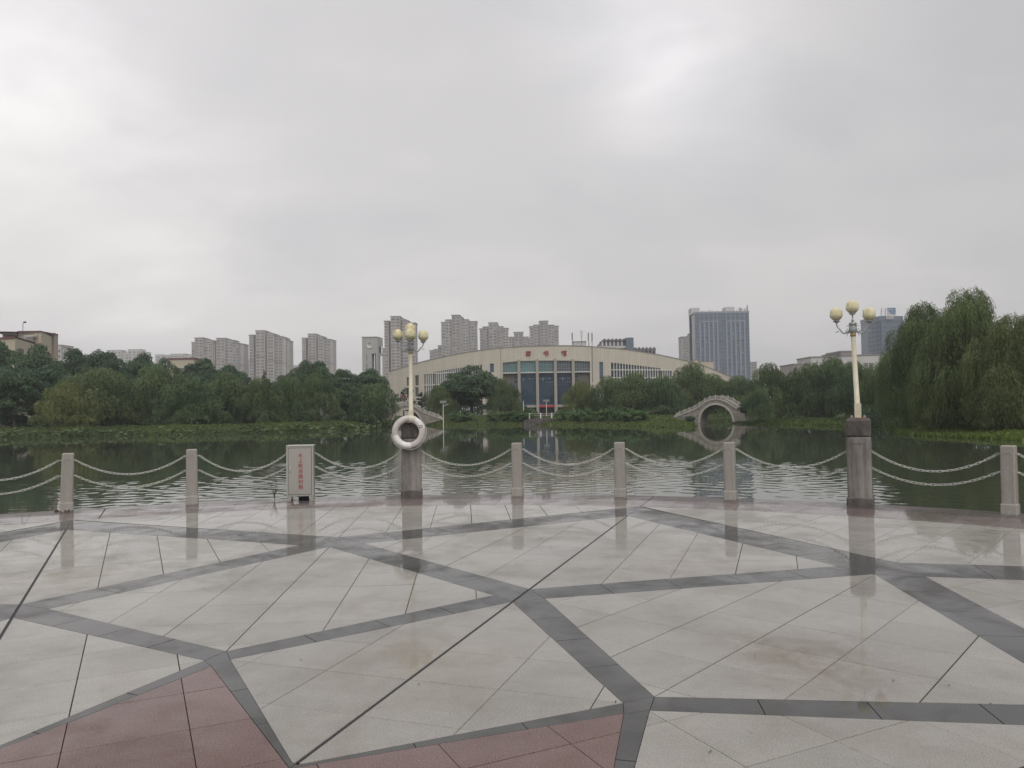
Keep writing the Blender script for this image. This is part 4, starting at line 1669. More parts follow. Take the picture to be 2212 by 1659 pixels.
    for k in ('slit_l', 'slit_r'):
        o_ = ops[k]
        panel('slit_window', o_['a'], o_['b'], o_['B'], o_['T'], LR - 0.35, glassmat('blue_slit_glass', (0.045, 0.085, 0.15), 0.08, 0.5) if k == 'slit_l' else bpy.data.materials['blue_slit_glass'])
    for k in ('sq1', 'sq2', 'sq3', 'sq4'):
        o_ = ops[k]
        w_ = panel('window', o_['a'], o_['b'], o_['B'], o_['T'], LR - 0.3, M_GLASS_BROWN)
        m_ = (o_['a'] + o_['b']) / 2
        bar('mullion', m_ - .0007, m_ + .0007, (lambda f: o_['B'](f)), (lambda f: o_['T'](f)), LR - .3, LR - .22, M_METAL, w_)
    o_ = ops['door_r']
    panel('side_door', o_['a'], o_['b'], o_['B'], o_['T'], LR - 0.5, plain('dark_green_door', (0.06, 0.07, 0.055), 0.6))
    # entrance hall: four piers, upper panes painted teal for reflected sky, dark lower curtain wall
    E_ = ops['entrance']
    cols = [cyl(*XE(x, 700))[0] for x in (428, 828, 1228, 1620)]
    ztr = cyl(*XE(1020, 492))[1]
    zlow = cyl(*XE(1020, 1213))[1]
    zbeam = cyl(*XE(1020, 1266))[1]
    zb = -0.1
    for f in cols:
        h = 0.034 * LR / LR
        hw = 0.42 / LR
        bar('pier', f - hw * .98, f + hw * .98, zb, E_['T'](f) + 0.45, LR - 1.2, LR + 0.55, M_COLUMN)
    edges = [E_['a']] + cols + [E_['b']]
    for i in range(5):
        hw = 0.41 / LR
        a, b = edges[i] + (hw if i else 0), edges[i + 1] - (hw if i < 4 else 0)
        up = panel('upper_window', a, b, lambda f: ztr, E_['T'], LR - 0.65, M_GLASS_SKY if i < 3 else glassmat('slate_glass', (0.06, 0.085, 0.105), 0.06, 0.5), 4)
        for k in range(1, 6):
            f = a + (b - a) * k / 6
            bar('glazing_bar', f - .0006, f + .0006, (lambda q: ztr), (lambda q: E_['T'](q)), LR - .64, LR - .57, M_METAL, up)
        for k in (1, 2):
            bar('glazing_bar', a, b, (lambda q: ztr + (E_['T'](q) - ztr) * k / 3 - .04), (lambda q: ztr + (E_['T'](q) - ztr) * k / 3 + .04), LR - .64, LR - .58, M_METAL, up, n=3)
        bar('transom', a, b, ztr - 0.16, ztr + 0.12, LR - 0.7, LR + 0.08, M_WHITEP, n=3)
        if i in (1, 2, 3):
            lo = panel('curtain_wall', a, b, lambda f: zlow, lambda f: ztr - .16, LR - 1.1, M_GLASS_DARK, 4)
            for k in range(1, 6):
                f = a + (b - a) * k / 6
                bar('glazing_bar', f - .0005, f + .0005, zlow, ztr - .16, LR - 1.09, LR - 1.02, M_DARK, lo)
            for k in range(1, 8):
                z = zlow + (ztr - zlow) * k / 8
                bar('glazing_bar', a, b, z - .035, z + .035, LR - 1.09, LR - 1.03, M_DARK, lo, n=3)
            # pale things seen through the glass: floor edges and posters
            for (u, v, w, h) in ((.15, .80, .1, .02), (.35, .80, .2, .025), (.6, .80, .14, .02), (.78, .74, .1, .1), (.25, .69, .5, .015), (.5, .62, .3, .012))[:(4, 6, 6)[i - 1]]:
                u = (u + 0.13 * i) % 0.8
                fa, fb = a + (b - a) * u, a + (b - a) * min(.98, u + w)
                z = zlow + (ztr - zlow) * v
                bar('inner_panel', fa, fb, z, z + h * (ztr - zlow), LR - 1.095, LR - 1.05, M_OFFFIN, lo)
            bar('entrance_beam', a, b, zbeam, zlow, LR - 1.1, LR - 0.1, M_COLUMN, n=3)
            panel('entrance_door', a, b, lambda f: zb, lambda f: zbeam, LR - 2.0, M_DARK, 3)
        else:
            panel('recess_wall', a, b, lambda f: zb, lambda f: ztr - .16, LR - 1.0, M_BROWNW, 3)
            s = 0.72 if i == 0 else 0.06
            for k in range(3):
                fa, fb = a + (b - a) * s, a + (b - a) * (s + .22)
                z = ztr - 1.7 - k * 1.3
                bar('window', fa, fb, z, z + 0.75, LR - 1.0, LR - 0.93, M_GLASS_OFF if k == 2 else M_GLASS_DARK)
    f0, f1 = cols[1] + .45 / LR, cols[2] - .45 / LR
    bn = bar('red_banner', f0, f1, zbeam + 0.02, zlow - 0.06, LR - 0.1, LR + 0.05, M_BANNER, n=2)
    # red characters standing off the wall
    for ch, (x, y), s in (('图', (1141.4, 764), 1.62), ('书', (1179.4, 763.2), 1.72), ('馆', (1217.9, 762.6), 1.72)):
        f, z = cyl(x, y)
        o_ = put('character', text_mesh(ch, s, 0.06, 0.035, M_REDTXT, 'character'), t)
        o_.location = inv @ lp(f, z, LR + 0.18)
        o_.rotation_euler = (math.pi / 2, 0, f)
    for (x, y0, y1) in ((1278.7, 749.5, 825), (1081.5, 752.5, 820)):
        f, z0 = cyl(x, y0)
        mb = MB()
        z1 = cyl(x, y1)[1]
        mb.tube([inv @ lp(f, z1, LR + .12), inv @ lp(f, z0, LR + .12)], 0.13 if x > 1200 else 0.05, 6)
        mb.build('downpipe', M_APTTRIM, t)
    # roof hut
    for (x0, x1, y0, dep) in ((1239, 1266, 738.5, 10), (890, 905, 785.2, 6), (1499, 1508, 778, 8), (1509, 1541, 781.5, 9)):
        mb = MB()
        pa, pb = at(x0, y0, LY0 + dep), at(x1, y0, LY0 + dep)
        if x0 > 1400 or x0 < 1000:
            k = cyl((x0 + x1) / 2, y0)
            Yq = lp(k[0], 0).y + dep
            pa, pb = at(x0, y0, Yq), at(x1, y0, Yq)
        mb.box(inv @ Vector((pa.x, pa.y, pa.z - 9)), inv @ Vector((pb.x, pb.y + 5, pa.z)))
        mb.box(inv @ Vector((pa.x - .15, pa.y - .15, pa.z)), inv @ Vector((pb.x + .15, pb.y + 5.1, pa.z + .18)), 1)
        mb.build('roof_hut', [M_WHITEB if x0 > 1100 and x0 < 1400 else M_LIB2, M_APTTRIM], t)
    return t


M_LIB2 = plain('cream_render', (0.46, 0.41, 0.32), 0.8, 0.06, 0.2)
build_library()
for i, (x, y0, y1, kind) in enumerate(((1236.5, 718, 749, 0), (1256.5, 714, 746, 1), (1271.5, 718, 750, 0), (1279.3, 718, 750, 2))):
    b, tp_ = at(x, y1, LY0 + 7), at(x, y0, LY0 + 7)
    mb = MB()
    mb.tube([(0, 0, -2.0), (0, 0, tp_.z - b.z)], 0.10, 6)
    h = tp_.z - b.z
    if kind == 1:
        mb.box((-.38, -.12, h - 1.9), (.38, .12, h), 1)
    else:
        mb.tube([(0, 0, h * .45), (0, 0, h * .93)], 0.20, 6, mat=1)
    if kind == 2:
        mb.tube([(0, 0, h * .5), (-1.5, 0, 0)], 0.05, 5)
    o = mb.build('antenna', [M_APTTRIM, M_METAL if kind != 1 else M_WHITEP])
    o.location = b
    tag(o, ('thin leaning antenna left of the white hut on the library roof', 'antenna with a pale panel head above the white hut on the library roof', 'dark antenna right of the roof hut, left one of the close pair', 'braced antenna furthest right of the four on the library roof')[i], 'antenna', 'antennas on the library roof')

# ------------------------------------------------------------------ towers behind


M_CURTAIN = plain('pale_curtain_window', (0.27, 0.255, 0.24), 0.4, 0.2, 0.3)


def win_mesh(fr, gl):
    b = MB()
    w, h, d = 0.5, 0.5, 1.0
    b.box((-w, -0.09, -h), (w, 0.02, h), 0, skip='kb')
    b.box((-w * .88, -0.11, -h * .84), (w * .88, -0.08, h * .80), 1, skip='kb')
    b.box((-0.035, -0.13, -h * .84), (0.035, -0.10, h * .80), 0, skip='kb')
    return b.mesh('window', [fr, gl])


WIN_B = win_mesh(M_APT, M_GLASS_APT)
WIN_G = win_mesh(M_APT2, M_GLASS_APT)
WIN_C = win_mesh(M_APT, M_CURTAIN)
WIN_W = win_mesh(M_WHITEB, M_GLASS_APT)


def tower(name, label, Y, bays, pitch=3.05, low=834, group='apartment towers behind the lake', cat='tower', mats=None, depth=15, floor_band=None):
    """bays: (x0, x1, y_top, set_back, window columns, slope_y or None, wall material index)."""
    x0 = min(b[0] for b in bays)
    base = at(x0, 860, Y)
    t = thing(name, label, cat, (base.x, Y, 0), 0, group)
    org = Vector((base.x, Y, 0))
    mats = mats or [M_APT, M_APT2, M_APTTRIM]
    wall, trim = MB(), MB()
    for (a, b, yt, sb, nc, ys, mi) in bays:
        Yb = Y + sb
        A, B = at(a, yt, Yb) - org, at(b, ys or yt, Yb) - org
        zt, zt2 = A.z, (B.z if ys else A.z)
        wall.add([(A.x, sb, -1), (B.x, sb, -1), (B.x, sb, zt2), (A.x, sb, zt), (A.x, sb + depth, -1), (B.x, sb + depth, -1), (B.x, sb + depth, zt2), (A.x, sb + depth, zt)],
                 [[0, 1, 2, 3], [3, 2, 6, 7], [1, 5, 6, 2], [4, 0, 3, 7], [5, 4, 7, 6]], mi)
        e = 0.55
        trim.add([(A.x - e, sb - e, zt), (B.x + e, sb - e, zt2), (B.x + e, sb - e, zt2 + .55), (A.x - e, sb - e, zt + .55), (A.x - e, sb + depth, zt), (B.x + e, sb + depth, zt2), (B.x + e, sb + depth, zt2 + .55), (A.x - e, sb + depth, zt + .55)],
                 [[0, 1, 2, 3], [3, 2, 6, 7], [1, 5, 6, 2], [4, 0, 3, 7], [0, 4, 5, 1]])
        if floor_band:
            zb_ = zt2 - floor_band
            trim.box((A.x - .35, sb - .45, zb_), (B.x + .35, sb + 1, zb_ + .8), skip='k')
        zlow = (at((a + b) / 2, low, Yb) - org).z
        if nc:
            w = B.x - A.x
            cw = w / nc
            z = zt2 - 2.6
            while z > zlow:
                for c_ in range(nc):
                    o_ = put('window', WIN_C if rs.random() < .14 else (WIN_B if mi == 0 else WIN_G), t)
                    o_.location = (A.x + cw * (c_ + 0.5), sb - 0.01, z)
                    o_.scale = (cw * 0.74, 2.0, 1.75)
                z -= pitch
    wall.build('tower_wall', mats, t)
    trim.build('cornice', mats[2], t)
    return t


def R2(x, y):
    return 399.6 + .1514 * x, 691.2 + .1514 * y


def R3(x, y):
    return 766.8 + .21 * x, 669.6 + .21 * y


def bays(fn, lst):
    out = []
    for (a, b, yt, sb, nc, ys, mi) in lst:
        out.append((fn(a, 0)[0], fn(b, 0)[0], fn(0, yt)[1], sb, nc, None if ys is None else fn(0, ys)[1], mi))
    return out


tower('apartment_tower', 'wide pair of joined beige apartment towers, leftmost of the tall ones', 790, bays(R2, [
    (94, 150, 322, 3, 1, None, 1), (138, 262, 258, 0, 2, None, 0), (262, 425, 262, 4, 0, 298, 0), (268, 398, 320, 2, 2, None, 0), (398, 450, 338, 6, 1, None, 1), (448, 575, 264, 1, 2, None, 0), (560, 700, 266, 5, 0, 294, 0),
    (575, 685, 326, 3, 2, None, 0), (680, 775, 336, 2, 2, None, 1), (775, 838, 336, 4, 0, 346, 0)]), floor_band=22)
tower('apartment_tower', 'beige apartment tower with a tall stepped crown, second of the tall ones from the left', 766, bays(R2, [
    (914, 976, 218, 3, 1, None, 0), (976, 1012, 220, 8, 1, None, 1), (1008, 1138, 156, 0, 2, None, 0), (1135, 1284, 158, 6, 0, 204, 0), (1138, 1170, 222, 5, 1, None, 1), (1170, 1272, 220, 2, 1, None, 0), (1275, 1390, 240, 4, 2, None, 1), (1390, 1436, 244, 4.5, 0, 256, 0), (1434, 1484, 290, 9, 0, 296, 0)]), floor_band=26)
tower('apartment_tower', 'narrow grey-beige apartment tower standing alone left of the clock tower', 830, bays(R2, [
    (1668, 1722, 260, 2, 1, None, 0), (1722, 1758, 262, 8, 1, None, 1), (1754, 1868, 202, 0, 2, None, 0), (1866, 1978, 204, 6, 0, 242, 0), (1868, 1900, 264, 5, 1, None, 1), (1900, 1980, 264, 2, 1, None, 0), (1980, 2070, 279, 3, 2, None, 1), (2070, 2113, 279, 3.5, 0, 288, 0)]), floor_band=26)
tower('apartment_tower', 'tall apartment tower behind the ring lamp, right of the clock tower', 743, bays(R3, [
    (283, 302, 400, 6, 0, None, 0), (300, 345, 116, 3, 1, None, 0), (345, 368, 118, 9, 1, None, 1), (366, 462, 69, 0, 2, None, 0), (460, 546, 72, 6, 0, 114, 0), (462, 492, 116, 5, 1, None, 1), (490, 548, 113, 2, 1, None, 0), (546, 622, 136, 4, 1, None, 1)]), floor_band=28)
tower('apartment_tower', 'tallest apartment tower with low steps on its left, behind the library roof', 760, bays(R3, [
    (768, 815, 421, 4, 2, None, 0), (813, 856, 408, 3, 2, None, 0), (854, 890, 368, 4, 1, None, 1), (886, 930, 128, 3, 1, None, 0), (929, 997, 104, 2, 2, None, 0), (995, 1078, 56, 0, 2, None, 1), (1076, 1108, 60, 3, 0, 80, 0), (1078, 1120, 104, 4, 1, None, 1), (1106, 1165, 101, 2, 2, None, 0), (1165, 1252, 121, 4, 3, None, 1)]), floor_band=27)
tower('apartment_tower', 'apartment tower with a square crown between the tallest one and the low one', 800, bays(R3, [
    (1283, 1317, 195, 4, 1, None, 0), (1315, 1377, 175, 3, 2, None, 1), (1374, 1462, 133, 0, 2, None, 0), (1460, 1472, 135, 3, 0, 150, 0), (1466, 1522, 173, 2, 2, None, 1), (1520, 1577, 190, 4, 2, None, 0)]), floor_band=25)
tower('apartment_tower', 'lowest apartment tower, peeking over the library roof with a pale glass centre', 860, bays(R3, [
    (1580, 1640, 281, 3, 2, None, 0), (1636, 1730, 231, 0, 2, None, 1), (1728, 1782, 279, 3, 2, None, 0), (1780, 1802, 290, 5, 1, None, 0)]))
tower('apartment_tower', 'apartment tower directly above the left red character of the library', 800, bays(R3, [
    (1798, 1842, 172, 4, 1, None, 0), (1840, 1902, 156, 3, 2, None, 0), (1900, 1985, 116, 0, 2, None, 1), (1985, 2047, 158, 3, 2, None, 0), (2045, 2094, 168, 4, 1, None, 1)]), floor_band=25)


def R5(x, y):
    return 1447.2 + .1172 * x, 648 + .1172 * y


tower('apartment_block', 'grey apartment block half hidden by the left edge of the blue office tower', 800, bays(R5, [
    (213, 250, 684, 1, 0, None, 0), (250, 335, 684, 0, 2, None, 1), (335, 385, 664, 3, 1, None, 0), (382, 460, 618, 5, 1, None, 1)]), low=815)
tower('apartment_block', 'low grey apartment block at the right foot of the blue office tower', 800, bays(R5, [
    (1450, 1600, 1152, 2, 3, None, 1), (1480, 1615, 1372, -1, 2, None, 0)]), low=836)


def office():
    Y = 700
    a, b = at(1501.5, 675, Y), at(1617.5, 671.5, Y)
    t = thing('office_tower', 'broad blue-grey office tower with pale vertical fins', 'tower', (a.x, Y, 0))
    w, h = b.x - a.x, a.z
    l = at(1494, 664, Y + 14).x - a.x
    m = MB()
    m.box((0, 0, -1), (w, 24, h), 0)
    m.build('glass_block', M_GLASS_OFF, t)
    s = MB()
    s.add([(l, 14, -1), (-0.05, 0.6, -1), (-0.05, 0.6, h), (l, 14, h)], [[0, 1, 2, 3]])
    s.box((l, 14, -1), (0, 24, h), 0)
    s.build('side_wall', M_OFFFIN, t)
    for k in range(24):
        g = MB()
        z = h - 4 - k * 3.55
        if z < 8:
            break
        f = lambda u, zz: (l + (-0.05 - l) * u - .12, 14 + (0.6 - 14) * u - .12, zz)
        g.add([f(.45, z), f(.8, z), f(.8, z + 2.1), f(.45, z + 2.1)], [[0, 1, 2, 3]])
        g.build('window', M_GLASS_DARK, t)
    xs = [R5(x, 0)[0] for x in (562, 643, 727, 808, 886, 1052, 1133, 1216, 1300, 1383)]
    top = at(1550, R5(0, 405)[1], Y).z
    top2 = at(1550, R5(0, 235)[1], Y).z
    for x in xs:
        u = at(x, 760, Y).x - a.x
        f = MB()
        f.box((u - 0.75, -0.7, -1), (u + 0.75, 0.02, top), 0)
        f.build('fin', M_OFFFIN, t)
        f = MB()
        f.box((u - 0.35, -0.35, top + 1.2), (u + 0.35, 0.02, top2), 0)
        f.build('upper_fin', M_OFFFIN, t)
    for x0, x1 in ((xs[0], xs[4]), (xs[5], xs[9])):
        f = MB()
        f.box((at(x0, 700, Y).x - a.x - .75, -0.8, top), (at(x1, 700, Y).x - a.x + .75, 0.02, top + 1.2))
        f.build('band', M_OFFFIN, t)
    f = MB()
    f.box((-0.3, -0.5, h - 1.2), (w + 0.3, 24.3, h + 0.6))
    f.build('parapet', M_OFFFIN, t)
    # floors: a spandrel line on every storey, and vents standing open here and there
    k = 0
    z = h - 3.6
    while z > 10:
        g = MB()
        g.box((0.02, -0.14, z), (w - 0.02, 0.03, z + 0.55), skip='k')
        g.build('spandrel', M_GLASS_SPAN, t)
        z -= 3.55
    rr = random.Random(5)
    bl = [0.0] + [at(x, 760, Y).x - a.x for x in xs] + [w]
    for k in range(70):
        i = rr.randrange(len(bl) - 1)
        z = h - 3.6 - 3.55 * rr.randrange(2, 21) + 1.3
        u = rr.uniform(bl[i] + 1.0, max(bl[i] + 1.1, bl[i + 1] - 3))
        g = MB()
        g.box((u, -0.3, z), (u + 1.7, 0.02, z + 0.9), skip='k')
        g.build('vent_window', M_GLASS_DARK if rr.random() < .75 else M_OFFFIN, t)
    for x0, x1, y in ((395, 546, 145), (1026, 1186, 128)):
        f = MB()
        p0_, p1_ = R5(x0, y), R5(x1, y)
        A, B = at(*p0_, Y + 8), at(*p1_, Y + 8)
        f.box((A.x - a.x, 8, h - 1), (B.x - a.x, 20, A.z))
        f.build('roof_house', M_WHITEB, t)
    for x in (595, 635, 715, 755, 795, 878, 1010, 1205, 1245):
        f = MB()
        u = at(R5(x, 0)[0], 675, Y).x - a.x
        f.tube([(u, 2, h), (u, 2, h + rr.uniform(1.4, 2.6))], 0.3, 5)
        f.build('roof_vent', M_METAL, t)
    # rooftop sign frame: two letters and a lattice panel turned away
    for body, x in (('R', 1300), ('r', 1330)):
        A = at(*R5(x, 180), Y + 1)
        o_ = put('sign_letter', text_mesh(body, 5.6 if body == 'R' else 4.4, 0.3, 0.05, M_APTTRIM, 'sign_letter'), t)
        o_.location = (A.x - a.x, 1.0, A.z)
        o_.rotation_euler = (math.pi / 2, 0, 0)
    f = MB()
    A, B = at(*R5(1345, 185), Y + 2) - Vector((a.x, Y, 0)), at(*R5(1432, 120), Y + 2) - Vector((a.x, Y, 0))
    for d0, d1 in ((0, .45), (.8, 1.2), (1.7, 2.1), (2.6, 3.1)):
        f.add([(A.x, 1.0, A.z - d1), (B.x, 2.6, B.z - d1), (B.x, 2.6, B.z - d0), (A.x, 1.0, A.z - d0), (A.x, 1.5, A.z - d1), (B.x, 3.1, B.z - d1), (B.x, 3.1, B.z - d0), (A.x, 1.5, A.z - d0)],
              [[0, 1, 2, 3], [3, 2, 6, 7], [1, 5, 6, 2], [4, 0, 3, 7], [7, 6, 5, 4]])
    f.box((B.x - .4, 2.5, h), (B.x + .4, 3.2, B.z + 1.6))
    f.box((A.x + 1, 1.2, h), (A.x + 1.3, 1.5, A.z))
    f.build('sign_frame', M_APTTRIM, t)


M_GLASS_SPAN = glassmat('spandrel_glass', (0.115, 0.142, 0.19), 0.3, 0.4, 0.08, 0.1)
office()


def R6(x, y):
    return 1857.6 + .0846 * x, 637.2 + .0846 * y


def blue_tower():
    Y = 620
    c = at(R6(540, 0)[0], 765, Y)
    t = thing('office_tower', 'blue glass office tower with a blue logo board, behind the big willow', 'tower', (c.x, Y, 0))
    l = at(R6(222, 0)[0], 765, Y + 17).x - c.x
    r = at(R6(1120, 0)[0], 765, Y + 3).x - c.x
    h = at(1903, R6(0, 535)[1], Y).z
    h2 = at(1903, R6(0, 645)[1], Y).z
    m = MB()
    m.add([(l, 17, -1), (0, 0, -1), (r, 3, -1), (r, 30, -1), (l, 30, -1), (l, 17, h2), (0, 0, h2), (r, 3, h2), (r, 30, h2), (l, 30, h2)],
          [[0, 1, 6, 5], [1, 2, 7, 6], [2, 3, 8, 7], [3, 4, 9, 8], [4, 0, 5, 9], [5, 6, 7, 8, 9]])
    m.build('glass_block', M_GLASS_OFF, t)
    tp_ = MB()
    e = .25
    tp_.add([(l - e, 17, h2), (0, -e, h2), (r, 3 - e, h2), (r, 30, h2), (l - e, 30, h2), (l - e, 17, h), (0, -e, h), (r, 3 - e, h), (r, 30, h), (l - e, 30, h)],
            [[0, 1, 6, 5], [1, 2, 7, 6], [2, 3, 8, 7], [3, 4, 9, 8], [4, 0, 5, 9], [5, 6, 7, 8, 9], [4, 3, 2, 1, 0]])
    tp_.build('roof_band', M_GLASS_SPAN, t)
    for u in (.03, .36, .72, .99):                        # dark recesses between the bays of the left face
        f = MB()
        g = lambda v, d: (l * (1 - v) + d * .0, 17 * (1 - v) - .25)
        x0, y0 = l * (1 - u), 17 * (1 - u)
        x1, y1 = l * (1 - u - .05), 17 * (1 - u - .05)
        f.add([(x0, y0 - .2, 0), (x1, y1 - .2, 0), (x1, y1 - .2, h2 - 1), (x0, y0 - .2, h2 - 1)], [[0, 1, 2, 3]])
        f.build('recess', M_GLASS_DARK, t)
    k = 0
    while h2 - 4 - k * 3.6 > 20:
        z = h2 - 4 - k * 3.6
        f = MB()
        for (xa, ya, xb, yb) in ((l, 17, 0, 0), (0, 0, r, 3)):
            f.add([(xa - .05, ya - .12, z), (xb - .05, yb - .12, z), (xb - .05, yb - .12, z + .5), (xa - .05, ya - .12, z + .5)], [[0, 1, 2, 3]])
        f.build('spandrel', M_GLASS_SPAN, t)
        k += 1
    org = Vector((c.x, Y, 0))

    def P(x, y, d):
        p = at(*R6(x, y), Y + d) - org
        return p
    bd = MB()
    A, B = P(702, 525, 2), P(917, 325, 2)
    bd.box((A.x, 2, A.z), (B.x, 2.6, B.z))
    for x in (555, 655):
        p, q = P(x, 540, 3), P(x, 330, 3)
        bd.tube([(p.x, 3, p.z - 1), (q.x, 3, q.z)], 0.22, 5, mat=1)
        bd.tube([(p.x - 1.2, 4, p.z - 1), (q.x, 3, q.z)], 0.12, 5, mat=1)
    A2, B2 = P(560, 530, 3), P(655, 360, 3)
    for i in range(4):
        z = A2.z + (B2.z - A2.z) * i / 3
        bd.box((A2.x, 2.9, z), (B2.x, 3.05, z + .15), 1)
    board = bd.build('logo_board', [M_WHITEB, M_METAL], t)
    lg = MB()
    blue = [(702, 327), (905, 325), (912, 420), (908, 470), (880, 497), (840, 495), (790, 475), (745, 435), (722, 395), (720, 372), (800, 362), (835, 350), (715, 362), (702, 372)]
    up = [(702, 327), (905, 325), (908, 362), (840, 372), (835, 350), (760, 352), (702, 372)]
    lo = [(722, 376), (800, 372), (835, 372), (845, 378), (908, 362), (912, 420), (908, 470), (880, 497), (840, 495), (790, 475), (745, 435), (726, 400)]
    for pl in (up, lo):
        pts = [P(x, y, 1.9) for x, y in pl]
        lg.poly([(p.x, 1.9, p.z) for p in pts][::-1])
    lg.build('logo', plain('logo_blue', (0.10, 0.19, 0.33), 0.5, 0.04), board)
    sw = MB()
    pts = [P(x, y, 1.8) for x, y in [(805, 415), (835, 400), (830, 385), (858, 372), (850, 392), (828, 412)]]
    sw.poly([(p.x, 1.8, p.z) for p in pts][::-1])
    sw.build('logo', M_WHITEB, board)
    sg = MB()
    A, B = P(672, 612, -.6), P(852, 552, -.6)
    sg.box((A.x, -.7, A.z), (B.x, -.3, B.z), 0)
    A, B = P(690, 596, -.8), P(832, 570, -.8)
    sg.box((A.x, -.76, A.z), (B.x, -.7, B.z), 1)
    sg.build('small_sign', [M_WHITEB, M_METAL], t)


blue_tower()


def clock_tower():
    Y = 300
    pa, pc, pb = at(781.9, 729, Y), at(815, 729, Y), at(826.7, 733, Y + 6)
    t = thing('clock_tower', 'slab-like grey clock tower with tall openings, rising behind the trees', 'tower', (pa.x, Y, 0))
    w = pc.x - pa.x
    r = pb.x - pa.x
    h = pa.z
    zz = lambda y: at(790, R3(0, y)[1], Y).z
    xx = lambda x: at(R3(x, 0)[0], 780, Y).x - pa.x
    m = MB()
    o0, o1, zo, zu = xx(174), xx(217), zz(450), zz(628)
    D = 5.5
    for lo, hi in (((0, 0, -1), (o0, D, h)), ((o0, 0, zo), (o1, D, h)), ((o0, 0, -1), (o1, D, zu)), ((o1, 0, -1), (w, D * .35, h)), ((o1, D * .9, -1), (w, D, zo)), ((o1, D * .35, zo - .01 + .01), (w, D, h))):
        m.box(lo, hi)
    # oblique right wall with a window and an opening
    f = lambda u, z: (w + (r - w) * u, 6 * u, z)
    for u0, u1, z0, z1 in ((0, .3, -1, h), (.3, .9, zz(370), h), (.3, .9, zz(468), zz(440)), (.9, 1, -1, h), (.3, .9, -1, zz(725))):
        m.add([f(u0, z0), f(u1, z0), f(u1, z1), f(u0, z1)], [[0, 1, 2, 3]])
        q = [Vector(f(u, z)) + Vector((-1.2, 1.2, 0)) for u, z in ((u0, z0), (u1, z0), (u1, z1), (u0, z1))]
        m.add(q, [[3, 2, 1, 0]])
    m.build('tower_wall', M_CLOCK, t)
    g = MB()
    g.add([Vector(f(u, z)) + Vector((-.4, .3, 0)) for u, z in ((.3, zz(440)), (.9, zz(440)), (.9, zz(370)), (.3, zz(370)))], [[0, 1, 2, 3]])
    g.build('window', M_GLASS_APT, t)
    for y0, y1 in ((455, 522), (548, 616)):
        s = MB()
        s.box((xx(120), -.04, zz(y1)), (xx(125), .1, zz(y0)))
        s.build('slot', M_DARK, t)
    c_ = MB()
    c_.lathe([(1.35, 0.0), (1.35, .16), (1.15, .16), (1.12, .1), (0, .1)], 24)
    c_.box((-.05, 0, .1), (.05, .85, .17), 1)
    c_.box((0, -.05, .1), (.6, .05, .17), 1)
    ck = c_.build('clock_face', [M_WHITEB, M_APTTRIM], t)
    ck.location = (xx(150), -.02, zz(362))
    ck.rotation_euler = (R(90), 0, 0)
    cp = MB()
    cp.box((-.15, -.15, h), (w + .1, D, h + .25))
    cp.add([f(0, h + .02), f(1.02, h + .02), f(1.02, h + .27), f(0, h + .27)], [[0, 1, 2, 3]])
    cp.build('roof_coping', M_APTTRIM, t)


clock_tower()


def R1(x, y):
    return .1221 * x, 675 + .1221 * y


